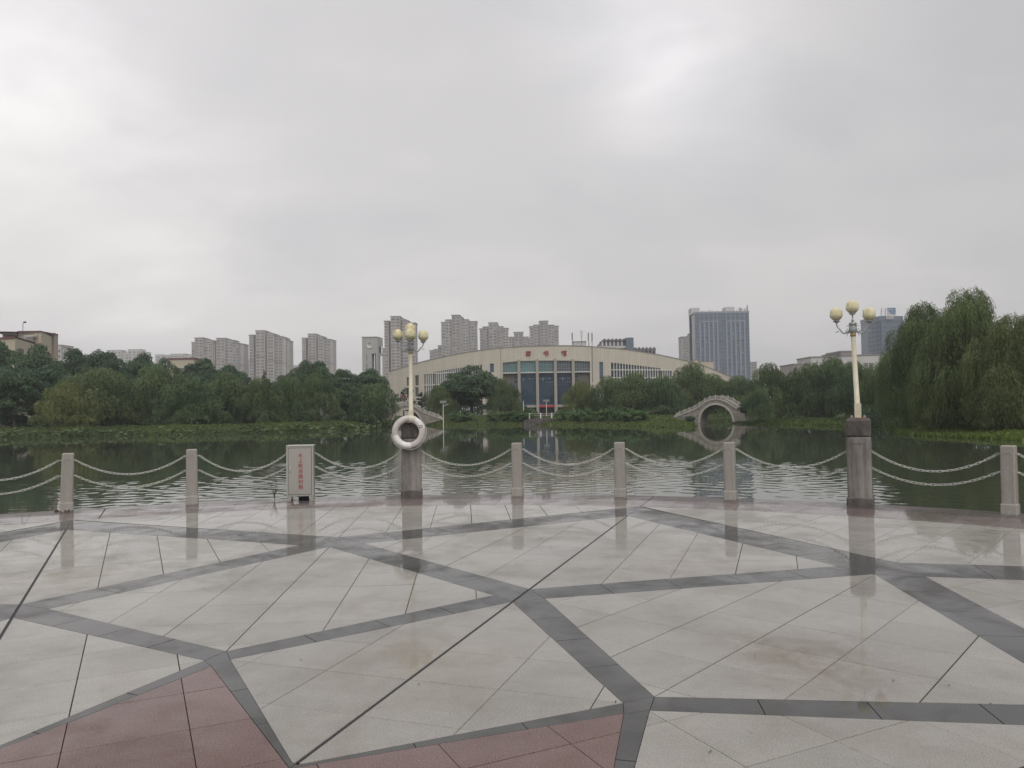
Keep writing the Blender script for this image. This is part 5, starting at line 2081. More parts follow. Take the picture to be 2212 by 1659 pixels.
def left_block():
    Y = 185
    c = at(R1(266, 0)[0], 760, Y)
    t = thing('campus_building', 'cream building with maroon roof band and a framed upper block at the far left', 'building', (c.x, Y, 0))
    org = Vector((c.x, Y, 0))
    xl = at(-260, 760, Y + 14).x - c.x
    Yr = 30
    xr = at(R1(890, 0)[0], 760, Y + Yr).x - c.x
    h = at(R1(266, 0)[0], R1(0, 426)[1], Y).z
    hb = at(R1(266, 0)[0], R1(0, 458)[1], Y).z
    P = lambda u, z: (xr * u, Yr * u, z)
    Q = lambda u, z: (xl * u, 14 * u, z)
    m = MB()
    m.add([Q(1, -1), Q(0, -1), Q(0, hb), Q(1, hb)], [[0, 1, 2, 3]])
    # right wall with two openings
    us = [0, .06, .19, .62, .86, 1]
    zw0, zw1 = hb - 5.6, hb - 2.1
    for i, (a, b) in enumerate(zip(us, us[1:])):
        if i == 1:
            rng_ = ((-1, zw0 - 4), (zw1 - .6, hb))
        elif i == 3:
            rng_ = ((-1, 2), (hb - .4, hb))
        else:
            rng_ = ((-1, hb),)
        for z0, z1 in rng_:
            m.add([P(a, z0), P(b, z0), P(b, z1), P(a, z1)], [[0, 1, 2, 3]])
    ln = math.hypot(xr, Yr)
    bk = (-Yr / ln, xr / ln)                             # square to the right wall
    K = lambda p, d: (p[0] + bk[0] * d, p[1] + bk[1] * d, p[2])
    m.add([P(1, -1), K(P(1, -1), 26), K(P(1, hb), 26), P(1, hb)], [[0, 1, 2, 3]])
    m.add([Q(1, h - .3), Q(0, h - .3), P(1, h - .3), K(P(1, h - .3), 26), K(Q(1, h - .3), 26)], [[0, 1, 2, 3, 4]], 1)
    m.build('wall', [M_LIB2, M_APTTRIM], t)
    bnd = MB()
    e = .25
    for F, s in ((Q, -1), (P, 1)):
        a, b = F(1, hb), F(0, hb)
        for (p, q) in ((a, b),):
            pts = [(p[0], p[1] - e, hb), (q[0], q[1] - e, hb), (q[0], q[1] - e, h), (p[0], p[1] - e, h), (p[0], p[1] + .6, h), (q[0], q[1] + .6, h), (q[0], q[1] - .0, hb), (p[0], p[1], hb)]
            bnd.add(pts, [[0, 1, 2, 3], [3, 2, 5, 4], [0, 7, 6, 1]] if s < 0 else [[1, 0, 3, 2], [2, 3, 4, 5], [0, 1, 6, 7]])
    bnd.build('roof_band', M_MAROON, t)
    g = MB()
    g.add([(P(.06, 0)[0] + .2, P(.06, 0)[1] + .5, zw0 - 4), (P(.19, 0)[0], P(.19, 0)[1] + .5, zw0 - 4), (P(.19, 0)[0], P(.19, 0)[1] + .5, zw1), (P(.06, 0)[0], P(.06, 0)[1] + .5, zw1)], [[0, 1, 2, 3]])
    g.build('window', M_BROWNW, t)
    for k in range(4):
        g = MB()
        u0, u1 = .62 + .06 * k, .62 + .06 * (k + 1) - .006
        g.add([(P(u0, 0)[0], P(u0, 0)[1] + .5, 2), (P(u1, 0)[0], P(u1, 0)[1] + .5, 2), (P(u1, 0)[0], P(u1, 0)[1] + .5, hb - .4), (P(u0, 0)[0], P(u0, 0)[1] + .5, hb - .4)], [[0, 1, 2, 3]])
        g.build('window', glassmat('green_window_glass', (0.10, 0.14, 0.135), 0.1, 0.5) if k == 0 else bpy.data.materials['green_window_glass'], t)
    lw = MB()
    lw.add([Vector(Q(u, z)) + Vector((0, -.05, 0)) for u, z in ((1, hb - 6), (.16, hb - 6), (.16, hb - 2.3), (1, hb - 2.3))], [[0, 1, 2, 3]])
    lw.build('window', M_GLASS_DARK, t)
    # upper block and portal frame
    Y2 = Y + 16
    o2 = lambda x, y, d=0: at(*R1(x, y), Y2 + d) - org
    a, b = o2(328, 348), o2(728, 348)
    u = MB()
    sh = Vector((-8.6, 22, 0)) * .6
    lo_ = [Vector((a.x, 16, h - 2)), Vector((b.x, 16, h - 2))]
    hi_ = [Vector((a.x, 16, a.z)), Vector((b.x, 16, a.z))]
    q_ = lo_ + [p + sh for p in lo_[::-1]] + hi_ + [p + sh for p in hi_[::-1]]
    u.add(q_, [[0, 1, 5, 4], [1, 2, 6, 5], [2, 3, 7, 6], [3, 0, 4, 7], [4, 5, 6, 7]])
    u.build('upper_block', M_LIB2, t)
    e0, e1 = o2(728, 345), o2(1028, 400, 22)
    D2 = 38
    V = lambda s, z: (e0.x + (e1.x - e0.x) * s, 16 + (D2 - 16) * s, z)
    f = MB()
    f.add([V(.74, -1), V(1, -1), V(1, e1.z), V(.74, e1.z + .2)], [[0, 1, 2, 3]], 0)
    f.add([V(1, -1), K(V(1, -1), 14), K(V(1, e1.z), 14), V(1, e1.z)], [[0, 1, 2, 3]], 0)
    f.add([K(V(0, -1), .8), K(V(.74, -1), .8), K(V(.74, e1.z - .2), .8), K(V(0, e0.z - .2), .8)], [[0, 1, 2, 3]], 1)
    f.add([V(.74, -1), K(V(.74, -1), .8), K(V(.74, e1.z), .8), V(.74, e1.z)], [[3, 2, 1, 0]], 0)
    f.add([V(0, e0.z), V(1, e1.z + .1), K(V(1, e1.z), 14), K(V(0, e0.z), 14)], [[0, 1, 2, 3], [3, 2, 1, 0]], 1)
    f.build('portal_frame', [plain('tan_render', (0.40, 0.335, 0.275), 0.8, 0.06, 0.4), M_PINKW], t)
    tr = MB()
    for s0, z0, s1, z1 in ((0, e0.z, 1.0, e1.z),):
        p, q = Vector(V(s0, z0)), Vector(V(s1, z1))
        tr.add([p + Vector((0, -.3, -.25)), q + Vector((.2, -.3, -.25)), q + Vector((.2, -.3, .25)), p + Vector((0, -.3, .25)), q + Vector((.2, .6, .25)), p + Vector((0, .6, .25))], [[0, 1, 2, 3], [3, 2, 4, 5]])
    tr.box((a.x - .2, 15.7, a.z - .05), (b.x, 16.4, a.z + .28))
    tr.build('roof_trim', M_MAROON, t)
    dw = MB()
    dw.add([K(V(.55, 0), 0.75), K(V(.7, 0), 0.75), K(V(.7, hb - 5), 0.75), K(V(.55, hb - 5), 0.75)], [[0, 1, 2, 3]])
    dw.build('door', M_BROWNW, t)
    bc = MB()
    A, B = o2(430, 440, -1.5), o2(595, 405, -1.5)
    bc.box((A.x, 14.4, A.z), (B.x, 16, A.z + .25))
    bc.box((A.x, 14.3, B.z - .25), (B.x, 16, B.z + .05))
    for i in range(9):
        x = A.x + (B.x - A.x) * (.25 + .65 * i / 8)
        bc.box((x - .05, 14.5, A.z - 1.6), (x + .05, 14.6, A.z), 1)
    bc.build('balcony', [M_WHITEB, M_APTTRIM], t)
    rl = MB()
    A, B = Vector(Q(1, h + .9)), Vector((-.3, 0.4, h + .9))
    rl.tube([A, B], .05, 5)
    for i in range(12):
        p = A.lerp(B, i / 11)
        rl.tube([p, p - Vector((0, 0, .9))], .035, 4)
    rl.build('roof_railing', M_METAL, t)
    ms = MB()
    A, B = o2(405, 345, 2), o2(403, 190, 2)
    q = Vector((A.x, 18, A.z))
    ms.tube([(0, 0, 0), (0, 0, B.z - A.z), (.35, 0, B.z - A.z + .25)], .09, 6)
    ms.box((.25, -.25, B.z - A.z + .05), (.75, .25, B.z - A.z + .45), 1)
    o_ = ms.build('roof_mast', [M_METAL, M_DARK])
    o_.location = q + org
    tag(o_, 'thin mast with a small lamp head on the cream building roof at far left', 'mast')


left_block()


def low_block(name, label, Y, boxes, group=None, cat='building', matl=None, wmat=None):
    """boxes: (x0, x1, y_top, y_set) blocks with window bands."""
    x0 = min(b[0] for b in boxes)
    base = at(x0, 800, Y)
    t = thing(name, label, cat, (base.x, Y, 0), 0, group)
    org = Vector((base.x, Y, 0))
    w = MB()
    for (a, b, yt, sb) in boxes:
        A, B = at(a, yt, Y + sb) - org, at(b, yt, Y + sb) - org
        w.box((A.x, sb, -1), (B.x, sb + 12, A.z))
        w.box((A.x - .2, sb - .2, A.z), (B.x + .2, sb + 12.2, A.z + .35), 1)
        z = A.z - 3.0
        n = max(1, int((B.x - A.x) / 4.2))
        for r in range(3):
            for i in range(n):
                o_ = put('window', WIN_W, t)
                cw = (B.x - A.x) / n
                o_.location = (A.x + cw * (i + .5), sb - .02, z)
                o_.scale = (cw * .62, 2, 1.6)
            z -= 3.1
    w.build('wall', [matl or M_WHITEB, wmat or M_APTTRIM], t)
    return t


low_block('white_block', 'far white apartment row, left one with two stepped roofs behind the dark trees', 900, [(217, 232, 763, 0), (230, 262, 757, -2), (260, 278, 762, 0), (276, 304, 755.5, -2), (302, 316, 761, 0)], 'white blocks on the skyline')
low_block('white_block', 'far white apartment row just left of the joined beige towers', 900, [(335, 350, 766.5, -2), (350, 370, 767.5, 0), (368, 400, 765, -2), (398, 416, 767, 0)], 'white blocks on the skyline')
low_block('white_block', 'small white block in the gap between the two beige towers', 900, [(524, 531, 781.5, 0), (529, 540, 781, -1)], 'white blocks on the skyline')
low_block('white_block', 'small white block beside the maroon-topped cream building at far left', 420, [(125, 132, 746, 0), (130, 139, 751.5, 2)], 'white blocks on the skyline')
low_block('white_block', 'small white block peeping over trees right of the second beige tower', 900, [(622, 645, 790, 0)], 'white blocks on the skyline')
low_block('flat_roof_house', 'low cream house with a thin dark red roof edge among the left trees', 210, [(366, 418, 776.5, 0)], None, 'house', M_LIB2, M_MAROON)
low_block('white_hall', 'long pale hall with a grey roof behind the right willows', 240, [(1752, 1818, 772.5, 4), (1818, 1860, 769, 0), (1858, 1925, 768, 3)], None, 'building')
low_block('stair_house', 'small grey rooftop house above the pale hall, left of the right lamp', 250, [(1817, 1842, 760, 0), (1808, 1820, 764, 2)], None, 'building', M_APTTRIM)
low_block('flat_roof_house', 'low brownish house roof peeping between willows left of the right lamp', 230, [(1715, 1742, 788, 0)], None, 'building', M_APT)


def zigzag_hall():
    Y = 330
    fx = lambda x, y: (1209.6 + x * .1123, 691.2 + y * .1123)
    a = at(*fx(815, 520), Y)
    t = thing('sports_hall', 'pale hall with a zigzag folded roof and a blue-grey block, above the library roof', 'building', (a.x, Y, 0))
    org = Vector((a.x, Y, 0))
    P = lambda x, y, d=0: at(*fx(x, y), Y + d) - org
    w = MB()
    p, q = P(815, 410), P(1265, 408)
    w.box((p.x, 0.5, -1), (q.x, 20, p.z), 0)
    w.build('hall_wall', M_SHEETB, t)
    n = 6
    tops = P(815, 362), P(1255, 356)
    base = P(815, 408).z
    for i in range(n):
        x0 = p.x + (q.x - p.x) * i / n
        x1 = p.x + (q.x - p.x) * (i + 1) / n
        xm = (x0 + x1) / 2
        zt = tops[0].z
        r = MB()
        zv = base + (zt - base) * .45
        r.add([(x0, -.6, zv), (xm, -1.4, zt), (x1, -.6, zv), (x1, -.3, base), (x0, -.3, base), (x0, 20, zv), (xm, 20, zt), (x1, 20, zv)], [[4, 3, 2, 1, 0], [0, 1, 6, 5], [1, 2, 7, 6]])
        r.build('roof_fold', M_SHEETW, t)
        z0 = P(0, 515).z
        s = MB()
        wd_ = (x1 - x0)
        s.add([(x0 - wd_ * .28, .2, base), (x0 + wd_ * .28, .2, base), (x0 + .25, -.1, z0), (x0 - .25, -.1, z0)], [[3, 2, 1, 0]])
        s.build('fold_panel', M_SHEETW, t)
    b2 = MB()
    z1, z2 = P(0, 518).z, P(0, 640).z
    b2.box((p.x - 2, -.8, z1 - 1.0), (q.x, .5, z1))
    b2.build('eaves_band', M_SHEETW, t)
    bl = MB()
    A, B = P(1262, 345), P(1405, 345)
    bl.box((A.x, -1.5, -1), (B.x, 20, A.z), 0)
    bl.build('blue_block', M_SHEETB, t)
    w2 = MB()
    A, B = P(1410, 585, 8), P(1842, 600, 8)
    w2.box((A.x, 8, -1), (B.x, 26, A.z))
    w2.build('lower_hall', M_PALEPINK, t)
    zt = P(0, 548, 8).z
    for i in range(6):
        x0, x1 = A.x + (B.x - A.x) * i / 6, A.x + (B.x - A.x) * (i + 1) / 6
        r = MB()
        zv = A.z + (zt - A.z) * .4
        r.add([(x0, 7.2, zv), ((x0 + x1) / 2, 6.4, zt), (x1, 7.2, zv), (x1, 7.6, A.z - .2), (x0, 7.6, A.z - .2), (x0, 26, zv), ((x0 + x1) / 2, 26, zt), (x1, 26, zv)], [[4, 3, 2, 1, 0], [0, 1, 6, 5], [1, 2, 7, 6]])
        r.build('roof_fold', M_SHEETW, t)
        s = MB()
        s.add([((x0 + x1) / 2 - 1, 7.9, A.z - 3.4), ((x0 + x1) / 2 + 1, 7.9, A.z - 3.4), ((x0 + x1) / 2 + .4, 7.9, A.z - .3), ((x0 + x1) / 2 - .4, 7.9, A.z - .3)], [[0, 1, 2, 3]])
        s.build('window', M_GLASS_DARK, t)


M_PALEPINK = plain('pale_pink_render', (0.40, 0.355, 0.345), 0.7, 0.05, 0.4)
zigzag_hall()

# ------------------------------------------------------------------ masts and jetty on the far bank


def mast(label, x, y0, y1, Y, head):
    p = at(x, y1, Y)
    z0 = min(0.0, lz(p.x, p.y))
    h = at(x, y0, Y).z
    t = thing('floodlight_mast', label, 'lamp post', (p.x, Y, 0), 0, 'slim white masts on the far bank')
    a = MB()
    a.tube([(0, 0, z0 - .2), (0, 0, h)], [.085, .06], 8)
    a.build('mast', M_WHITEP, t)
    if head:
        b = MB()
        b.box((-.55, -.18, h), (.55, .10, h + .42), 0)
        b.build('lamp_head', M_METAL, t)
        if head == 2:
            c_ = MB()
            c_.tube([(0, 0, h - .5), (.9, 0, h - .15)], .045, 5)
            c_.build('arm', M_WHITEP, t)


mast('white mast with a rectangular lamp head in front of the library doors', 1180.6, 868, 893, 140, 1)
mast('bare thin white mast left of the library doors', 1131, 866, 893, 142, 0)
mast('white mast with solar head and side arm right of the left bridge', 957.6, 871, 903, 128, 2)
mast('slim white mast among the willows right of the right bridge', 1654, 872, 898, 118, 0)


def jetty():
    p = at(1180, 905, 127)
    t = thing('landing_steps', 'small dark stone landing with white posts below the library doors', 'landing', (p.x, 127, 0))
    m = MB()
    w = 2.9
    m.box((-w, 0, -1.4), (w, 5, -0.05))
    m.build('platform', M_PEDCAP, t)
    for k in range(3):
        s = MB()
        s.box((-w - .8, -0.4 - .35 * (k), -1.5), (w + .8, -.05 - .35 * k, -0.25 - .3 * k))
        s.build('step', M_PEDCAP, t)
    for i in range(4):
        x = -w + .15 + i * (2 * w - .3) / 3
        q = MB()
        q.box((x - .11, .05, -.05), (x + .11, .27, .85))
        q.build('rail_post', M_WHITEP, t)
    for z in (.35, .7):
        q = MB()
        q.box((-w + .1, .12, z), (w - .1, .2, z + .1))
        q.build('rail', M_BRIDGE, t)


jetty()

# ------------------------------------------------------------------ vegetation


def unit(v):
    return v / np.maximum(1e-9, np.linalg.norm(v, axis=1, keepdims=True))


def quads_from(C, A, B):
    """Diamond leaves: centre C, half length A, half width B."""
    n = len(C)
    V = np.empty((n, 4, 3))
    V[:, 0], V[:, 1], V[:, 2], V[:, 3] = C - A, C + B - A * 0.1, C + A, C - B - A * 0.1
    return V.reshape(-1, 3), np.arange(n * 4).reshape(n, 4)


def trunk_mesh(H, r0, limbs, seed, name='trunk'):
    rr = random.Random(seed)
    b = MB()
    lean = rr.uniform(-.05, .05)
    fork = H * rr.uniform(0.26, 0.36)
    b.tube([(0, 0, -.5), (lean * .3, 0, fork * .4), (lean * H * .4, 0, fork)], [r0 * 1.25, r0, r0 * .8], 9)
    base = Vector((lean * H * .4, 0, fork))
    for (tx, ty, tz) in limbs:
        e = Vector((tx, ty, tz))
        m = base.lerp(e, .45) + Vector((0, 0, (tz - fork) * .12))
        b.tube([base - Vector((0, 0, .3)), m, e], [r0 * .55, r0 * .32, r0 * .08], 6)
    return b.mesh(name, M_BARK)


def willow_mesh(seed, H, Wd, strands, step, ll, lw, blobs, low=0.12, top_bias=0.0):
    """Lumps of hanging withies; every withy a row of narrow leaves."""
    rng = np.random.default_rng(seed)
    rad = Wd / 2
    cs, lim = [], []
    ph = rng.uniform(0, 6.28), rng.uniform(0, 6.28), rng.uniform(.08, .22), rng.uniform(.05, .16)
    for i in range(blobs):
        # tufts all over the crown, from the top down to the hanging skirts
        h = .98 - .84 * (max(0.0, i + rng.uniform(-.4, .4)) / blobs) ** 1.15
        pr = rad * (math.sqrt(max(.02, 1 - ((h - .42) / .60) ** 2)) if h > .42 else 1.0)
        a = i * 2.39996 + rng.uniform(-.5, .5)
        pr *= 1 + ph[2] * math.sin(2 * a + ph[0]) + ph[3] * math.sin(3 * a + ph[1])
        h = min(.97, h + rng.normal(0, .035)) - .13 * max(0, math.sin(a + ph[1]))
        br = rad * rng.uniform(.17, .33)
        rr = max(0, pr * rng.uniform(.72, 1.02) - br * .75) if i % 6 else pr * rng.uniform(.1, .4)
        cz = H * h - br * .85
        cs.append((rr * math.cos(a), rr * math.sin(a), cz, br))
        lim.append((rr * math.cos(a) * .9, rr * math.sin(a) * .9, cz))
    cs = np.array(cs)
    C, A, B, T = [], [], [], []
    per = rng.multinomial(strands, cs[:, 3] ** 1.6 / (cs[:, 3] ** 1.6).sum())
    for (bx, by, bz, br), n in zip(cs, per):
        th = rng.uniform(0, 2 * np.pi, n)
        cosp = rng.uniform(.0, 1, n)
        sinp = np.sqrt(1 - np.minimum(1, cosp ** 2))
        k = rng.uniform(.75, 1.08, n)
        d = np.c_[sinp * np.cos(th), sinp * np.sin(th), cosp]
        P = np.c_[bx + d[:, 0] * br * k, by + d[:, 1] * br * k, bz + d[:, 2] * br * .85 * k]
        out = unit(np.c_[d[:, 0], d[:, 1], np.zeros(n)] + 1e-6)
        zend = H * rng.uniform(low, low + .16, n) + rng.exponential(H * .05, n)
        # withies hang in separate locks
        lock = np.floor(th * 2.2 + cosp * 3.0).astype(int)
        lk = rng.uniform(.45, 1.25, 40)[lock % 40]
        Ln = np.maximum(H * .06, np.minimum(P[:, 2] - zend, H * (rng.uniform(.12, .24) + rng.exponential(.07, n)) * lk))
        tint = np.clip(rng.normal(.55, .24) + rng.normal(0, .10, n) + .30 * (d[:, 2] - .5), 0, 1)  # random tone, plus a highlight painted on the tuft tops
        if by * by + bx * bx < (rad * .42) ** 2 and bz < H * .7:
            tint *= .3                                  # inner leaves darkened: crown shade put into the tint
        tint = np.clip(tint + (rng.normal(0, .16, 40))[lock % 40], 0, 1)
        swx, swy = rng.normal(0, .05, n), rng.normal(0, .05, n)
        m = int(np.ceil(Ln.max() / step))
        for j in range(m):
            s = (j + rng.uniform(0, 1, n)) * step
            ok = s < Ln
            if not ok.any():
                break
            s_, o_ = s[ok][:, None], out[ok]
            arch = np.minimum(1, s_ / (br * .8))
            pos = P[ok] + o_ * (br * .30 * arch ** .8) + np.c_[swx[ok] * s_[:, 0], swy[ok] * s_[:, 0], -s_[:, 0] * np.minimum(1, .30 + .75 * arch[:, 0])]
            q = len(pos)
            pos = pos + rng.normal(0, .03 + ll * .12, (q, 3))
            dirn = unit(np.c_[rng.normal(0, .34, q), rng.normal(0, .34, q), -np.ones(q)] + o_ * (1 - arch) * 1.4)
            ax = unit(np.cross(dirn, rng.normal(0, 1, (q, 3))))
            sz = rng.uniform(.7, 1.25, q)[:, None]
            C.append(pos)
            A.append(dirn * ll * .5 * sz)
            B.append(ax * lw * .5 * sz)
            T.append(tint[ok])
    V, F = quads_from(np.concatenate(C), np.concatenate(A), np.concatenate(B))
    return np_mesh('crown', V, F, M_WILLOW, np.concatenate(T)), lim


def broad_mesh(seed, H, Wd, lumps, leaves, ls, m, low=0.16, conic=0.0):
    rng = np.random.default_rng(seed)
    C, A, B, T, lim = [], [], [], [], []
    rad = Wd / 2
    zc, hz = H * (low + 1) / 2, H * (1 - low) / 2
    for i in range(lumps):
        d = unit(rng.normal(0, 1, (1, 3)))[0]
        if i % 5 == 4:
            k = rng.uniform(.2, .55)
        else:
            k = rng.uniform(.68, .90)
        z = zc + d[2] * hz * k
        sh = 1.0 if conic == 0 else max(.12, 1 - conic * (z / H - low) / (1 - low))
        if conic == 0 and d[2] < 0:
            sh = 1 + .12 * d[2]
        c = np.array([d[0] * rad * k * sh, d[1] * rad * k * sh, z])
        br = rad * rng.uniform(.20, .36) * (sh if conic else 1)
        lim.append(tuple(c))
        n = int(leaves * (br / (rad * .28)) ** 2)
        e = unit(rng.normal(0, 1, (n, 3)))
        e[:, 2] = np.where(e[:, 2] < -.35, -e[:, 2] * .8, e[:, 2])
        kk = np.where(rng.random(n) < .8, rng.uniform(.82, 1.1, n), rng.uniform(.3, .82, n))[:, None]
        pos = c + e * br * kk * np.array([1, 1, .82])
        nrm = unit(e + rng.normal(0, .55, (n, 3)) + np.array([0, 0, .35]))
        a = unit(np.cross(nrm, rng.normal(0, 1, (n, 3))))
        b = np.cross(nrm, a)
        s = rng.uniform(.6, 1.3, n)[:, None] * ls
        C.append(pos)
        A.append(a * s * .5)
        B.append(b * s * .33)
        T.append(np.clip(rng.normal(.5, .20) + rng.normal(0, .1, n), 0, 1))
    V, F = quads_from(np.concatenate(C), np.concatenate(A), np.concatenate(B))
    return np_mesh('crown', V, F, m, np.concatenate(T)), lim


# base sizes in metres; copies are scaled to the tree they stand for
WIL = []
for s in range(6):
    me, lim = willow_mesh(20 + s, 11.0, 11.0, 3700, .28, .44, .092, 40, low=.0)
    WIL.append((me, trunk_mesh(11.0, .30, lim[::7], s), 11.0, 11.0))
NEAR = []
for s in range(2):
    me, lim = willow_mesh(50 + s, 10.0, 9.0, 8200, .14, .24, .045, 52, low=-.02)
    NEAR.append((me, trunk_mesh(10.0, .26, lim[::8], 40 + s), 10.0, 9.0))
BRD = []
for s in range(4):
    me, lim = broad_mesh(70 + s, 12.0, 11.0, 58, 380, .37, M_CAMPHOR)
    BRD.append((me, trunk_mesh(12.0, .30, lim[:7], 60 + s), 12.0, 11.0))
CON = []
for s in range(2):
    me, lim = broad_mesh(90 + s, 10.0, 5.0, 46, 130, .45, M_NEEDLE, low=.08, conic=.9)
    CON.append((me, trunk_mesh(10.0, .18, [(0, 0, 9.0)], 90 + s), 10.0, 5.0))
SHR = []
for s in range(3):
    me, lim = broad_mesh(110 + s, 1.9, 2.8, 26, 150, .20, M_SHRUB, low=-.1)
    SHR.append((me, None, 1.9, 2.8))
SPARSE = broad_mesh(130, 6.0, 6.0, 16, 34, .5, M_NEEDLE, low=.2)


def plant(kind, var, label, x0, x1, ytop, Y, group, name=None, cat='tree', base=None, rz=None, warm=None):
    """A tree whose crown spans x0..x1 and reaches ytop when it stands Y metres away."""
    lib = {'willow': WIL, 'near': NEAR, 'broad': BRD, 'conifer': CON, 'shrub': SHR}[kind]
    crown, trunk, H, Wd = lib[var % len(lib)]
    xc = (x0 + x1) / 2
    p = at(xc, 860, Y)
    z0 = base if base is not None else lz(p.x, Y)
    top = at(xc, ytop, Y).z
    wid = at(x1, 860, Y).x - at(x0, 860, Y).x
    nm = name or {'willow': 'willow_tree', 'near': 'willow_tree', 'broad': 'broadleaf_tree', 'conifer': 'conifer_tree', 'shrub': 'shrub'}[kind]
    if kind == 'willow':
        wid *= 1.22
    sx, sz = wid / Wd, (top - z0) / H
    if trunk is None:
        o = put(nm, crown)
        tag(o, label, cat, group)
        c_ = o
    else:
        o = thing(nm, label, cat, group=group)
        put('trunk', trunk, o)
        c_ = put('crown', crown, o)
    c_.color = (rs.uniform(0, .3) if warm is None else warm, 0, 0, 1)
    o.location = (p.x, Y, z0)
    o.rotation_euler = (0, 0, rs.uniform(0, 6.28) if rz is None else rz)
    o.scale = (sx, sx, sz)
    return o


G1 = 'weeping willows along the left bank'
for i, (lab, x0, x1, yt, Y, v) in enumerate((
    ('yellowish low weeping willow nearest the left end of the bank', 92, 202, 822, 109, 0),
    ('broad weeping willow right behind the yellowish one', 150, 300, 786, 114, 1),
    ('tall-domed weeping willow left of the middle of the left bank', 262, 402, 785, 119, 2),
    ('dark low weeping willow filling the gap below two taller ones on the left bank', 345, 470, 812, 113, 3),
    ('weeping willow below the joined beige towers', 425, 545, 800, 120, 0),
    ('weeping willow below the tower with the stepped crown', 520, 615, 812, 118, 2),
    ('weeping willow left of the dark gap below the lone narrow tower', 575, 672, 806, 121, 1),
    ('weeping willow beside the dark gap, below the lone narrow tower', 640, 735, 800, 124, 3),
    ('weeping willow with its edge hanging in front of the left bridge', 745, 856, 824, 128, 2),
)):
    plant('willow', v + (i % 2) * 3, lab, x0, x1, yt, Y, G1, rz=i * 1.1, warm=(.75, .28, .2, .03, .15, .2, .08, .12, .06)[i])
G2 = 'dark broadleaf trees behind the left bank'
for i, (lab, x0, x1, yt, Y, v) in enumerate((
    ('dark rounded tree at the left picture edge, in front on the shore', -28, 92, 803, 112, 0),
    ('dark tree below the left end of the maroon roof band', -70, 60, 741, 140, 1),
    ('dark tree in front of the cream building corner at far left', 10, 130, 752, 136, 2),
    ('dark tree just right of the framed upper block at far left', 105, 205, 756, 150, 3),
    ('dark tree left of the far white apartment row', 175, 275, 764, 148, 0),
    ('dark tree right below the far white apartment row', 255, 350, 768, 146, 1),
    ('dark tree left of the low cream house with the red roof edge', 318, 400, 781, 150, 2),
    ('dark domed tree in front of the joined beige towers', 395, 505, 778, 150, 3),
    ('dark tree below the right end of the joined beige towers', 455, 545, 792, 146, 1),
    ('dark tree right of the small pointed conifer', 590, 680, 800, 146, 2),
    ('big dark domed tree in front of the lone narrow tower', 632, 722, 784, 150, 0),
    ('dark tree left of the clock tower foot', 695, 775, 799, 148, 3),
    ('dark tree in front of the clock tower foot', 750, 838, 800, 152, 1),
    ('dark low tree in the gap between two willows left of the clock tower', 712, 790, 832, 130, 2),
    ('dark low tree behind the yellowish willow on the left bank', 60, 170, 790, 124, 3),
    ('dark low tree behind the middle willows of the left bank', 385, 480, 806, 132, 2),
)):
    plant('broad', v, lab, x0, x1, yt, Y, G2, rz=i * .9)
plant('conifer', 0, 'small pointed conifer in front of the tower with the stepped crown', 548, 598, 790, 135, None)
G3 = 'trees in front of the library'
plant('conifer', 1, 'dark upright conifer right of the left bridge, in front of the library windows', 888, 932, 838, 158, G3)
plant('willow', 1, 'slim weeping willow left of the big dark tree before the library', 918, 985, 828, 146, G3)
plant('broad', 2, 'big dark round tree before the left window strip of the library', 952, 1085, 796, 150, G3)
plant('broad', 0, 'smaller dark tree hugging the left side of the big round one', 935, 1010, 832, 158, G3)
plant('willow', 3, 'weeping willow left of the library entrance piers', 1050, 1128, 812, 148, G3)
plant('willow', 0, 'thin brownish weeping willow right of the library entrance', 1218, 1288, 818, 150, G3, warm=.6)
plant('conifer', 0, 'very narrow upright tree at the downpipe right of the library entrance', 1268, 1292, 824, 156, G3)
G4 = 'weeping willows between the library entrance and the right bridge'
for i, (lab, x0, x1, yt, Y, v) in enumerate((
    ('weeping willow below the right slit window of the library', 1282, 1362, 808, 146, 2),
    ('broad weeping willow below the right window strip of the library', 1318, 1440, 799, 142, 1),
    ('weeping willow just right of the broad one below the window strip', 1395, 1480, 806, 139, 3),
    ('weeping willow with a peaked top before the sloping end of the library roof', 1450, 1545, 776, 152, 0),
    ('dark weeping willow directly behind the right bridge', 1500, 1592, 802, 150, 2),
    ('weeping willow below the blue office tower, right behind the bridge', 1555, 1640, 806, 148, 1),
)):
    plant('willow', v + (i % 2) * 2, lab, x0, x1, yt, Y, G4, rz=.5 + i * 1.3)
G5 = 'weeping willows on the right bank'
for i, (lab, x0, x1, yt, Y, v) in enumerate((
    ('weeping willow with a peaked top right of the blue office tower', 1618, 1712, 778, 118, 0),
    ('low weeping willow beside the right bridge, at the water', 1612, 1668, 834, 108, 3),
    ('weeping willow left of the right lamp pole', 1690, 1790, 778, 116, 2),
    ('tall weeping willow behind the right lamp pole', 1740, 1850, 764, 112, 1),
    ('weeping willow right of the right lamp pole', 1800, 1895, 772, 108, 3),
    ('weeping willow in the shade left of the big near willow', 1855, 1950, 778, 96, 0),
)):
    plant('willow', v + (i % 2) * 3, lab, x0, x1, yt, Y, G5, rz=.2 + i * 1.7)
G6 = 'big near willows at the right edge'
for i, (lab, x0, x1, yt, Y, v) in enumerate((
    ('left one of the big near weeping willows, behind the logo tower', 1902, 2085, 640, 72, 0),
    ('tallest big near weeping willow, with the peaked top', 1985, 2195, 612, 64, 1),
    ('big near weeping willow at the right picture edge', 2080, 2310, 668, 58, 0),
    ('low near weeping willow in front, touching the grassy point', 1960, 2110, 735, 66, 1),
)):
    plant('near', v, lab, x0, x1, yt, Y, G6, rz=.7 + i * 1.9, warm=(.28, .32, .42, .3)[i])
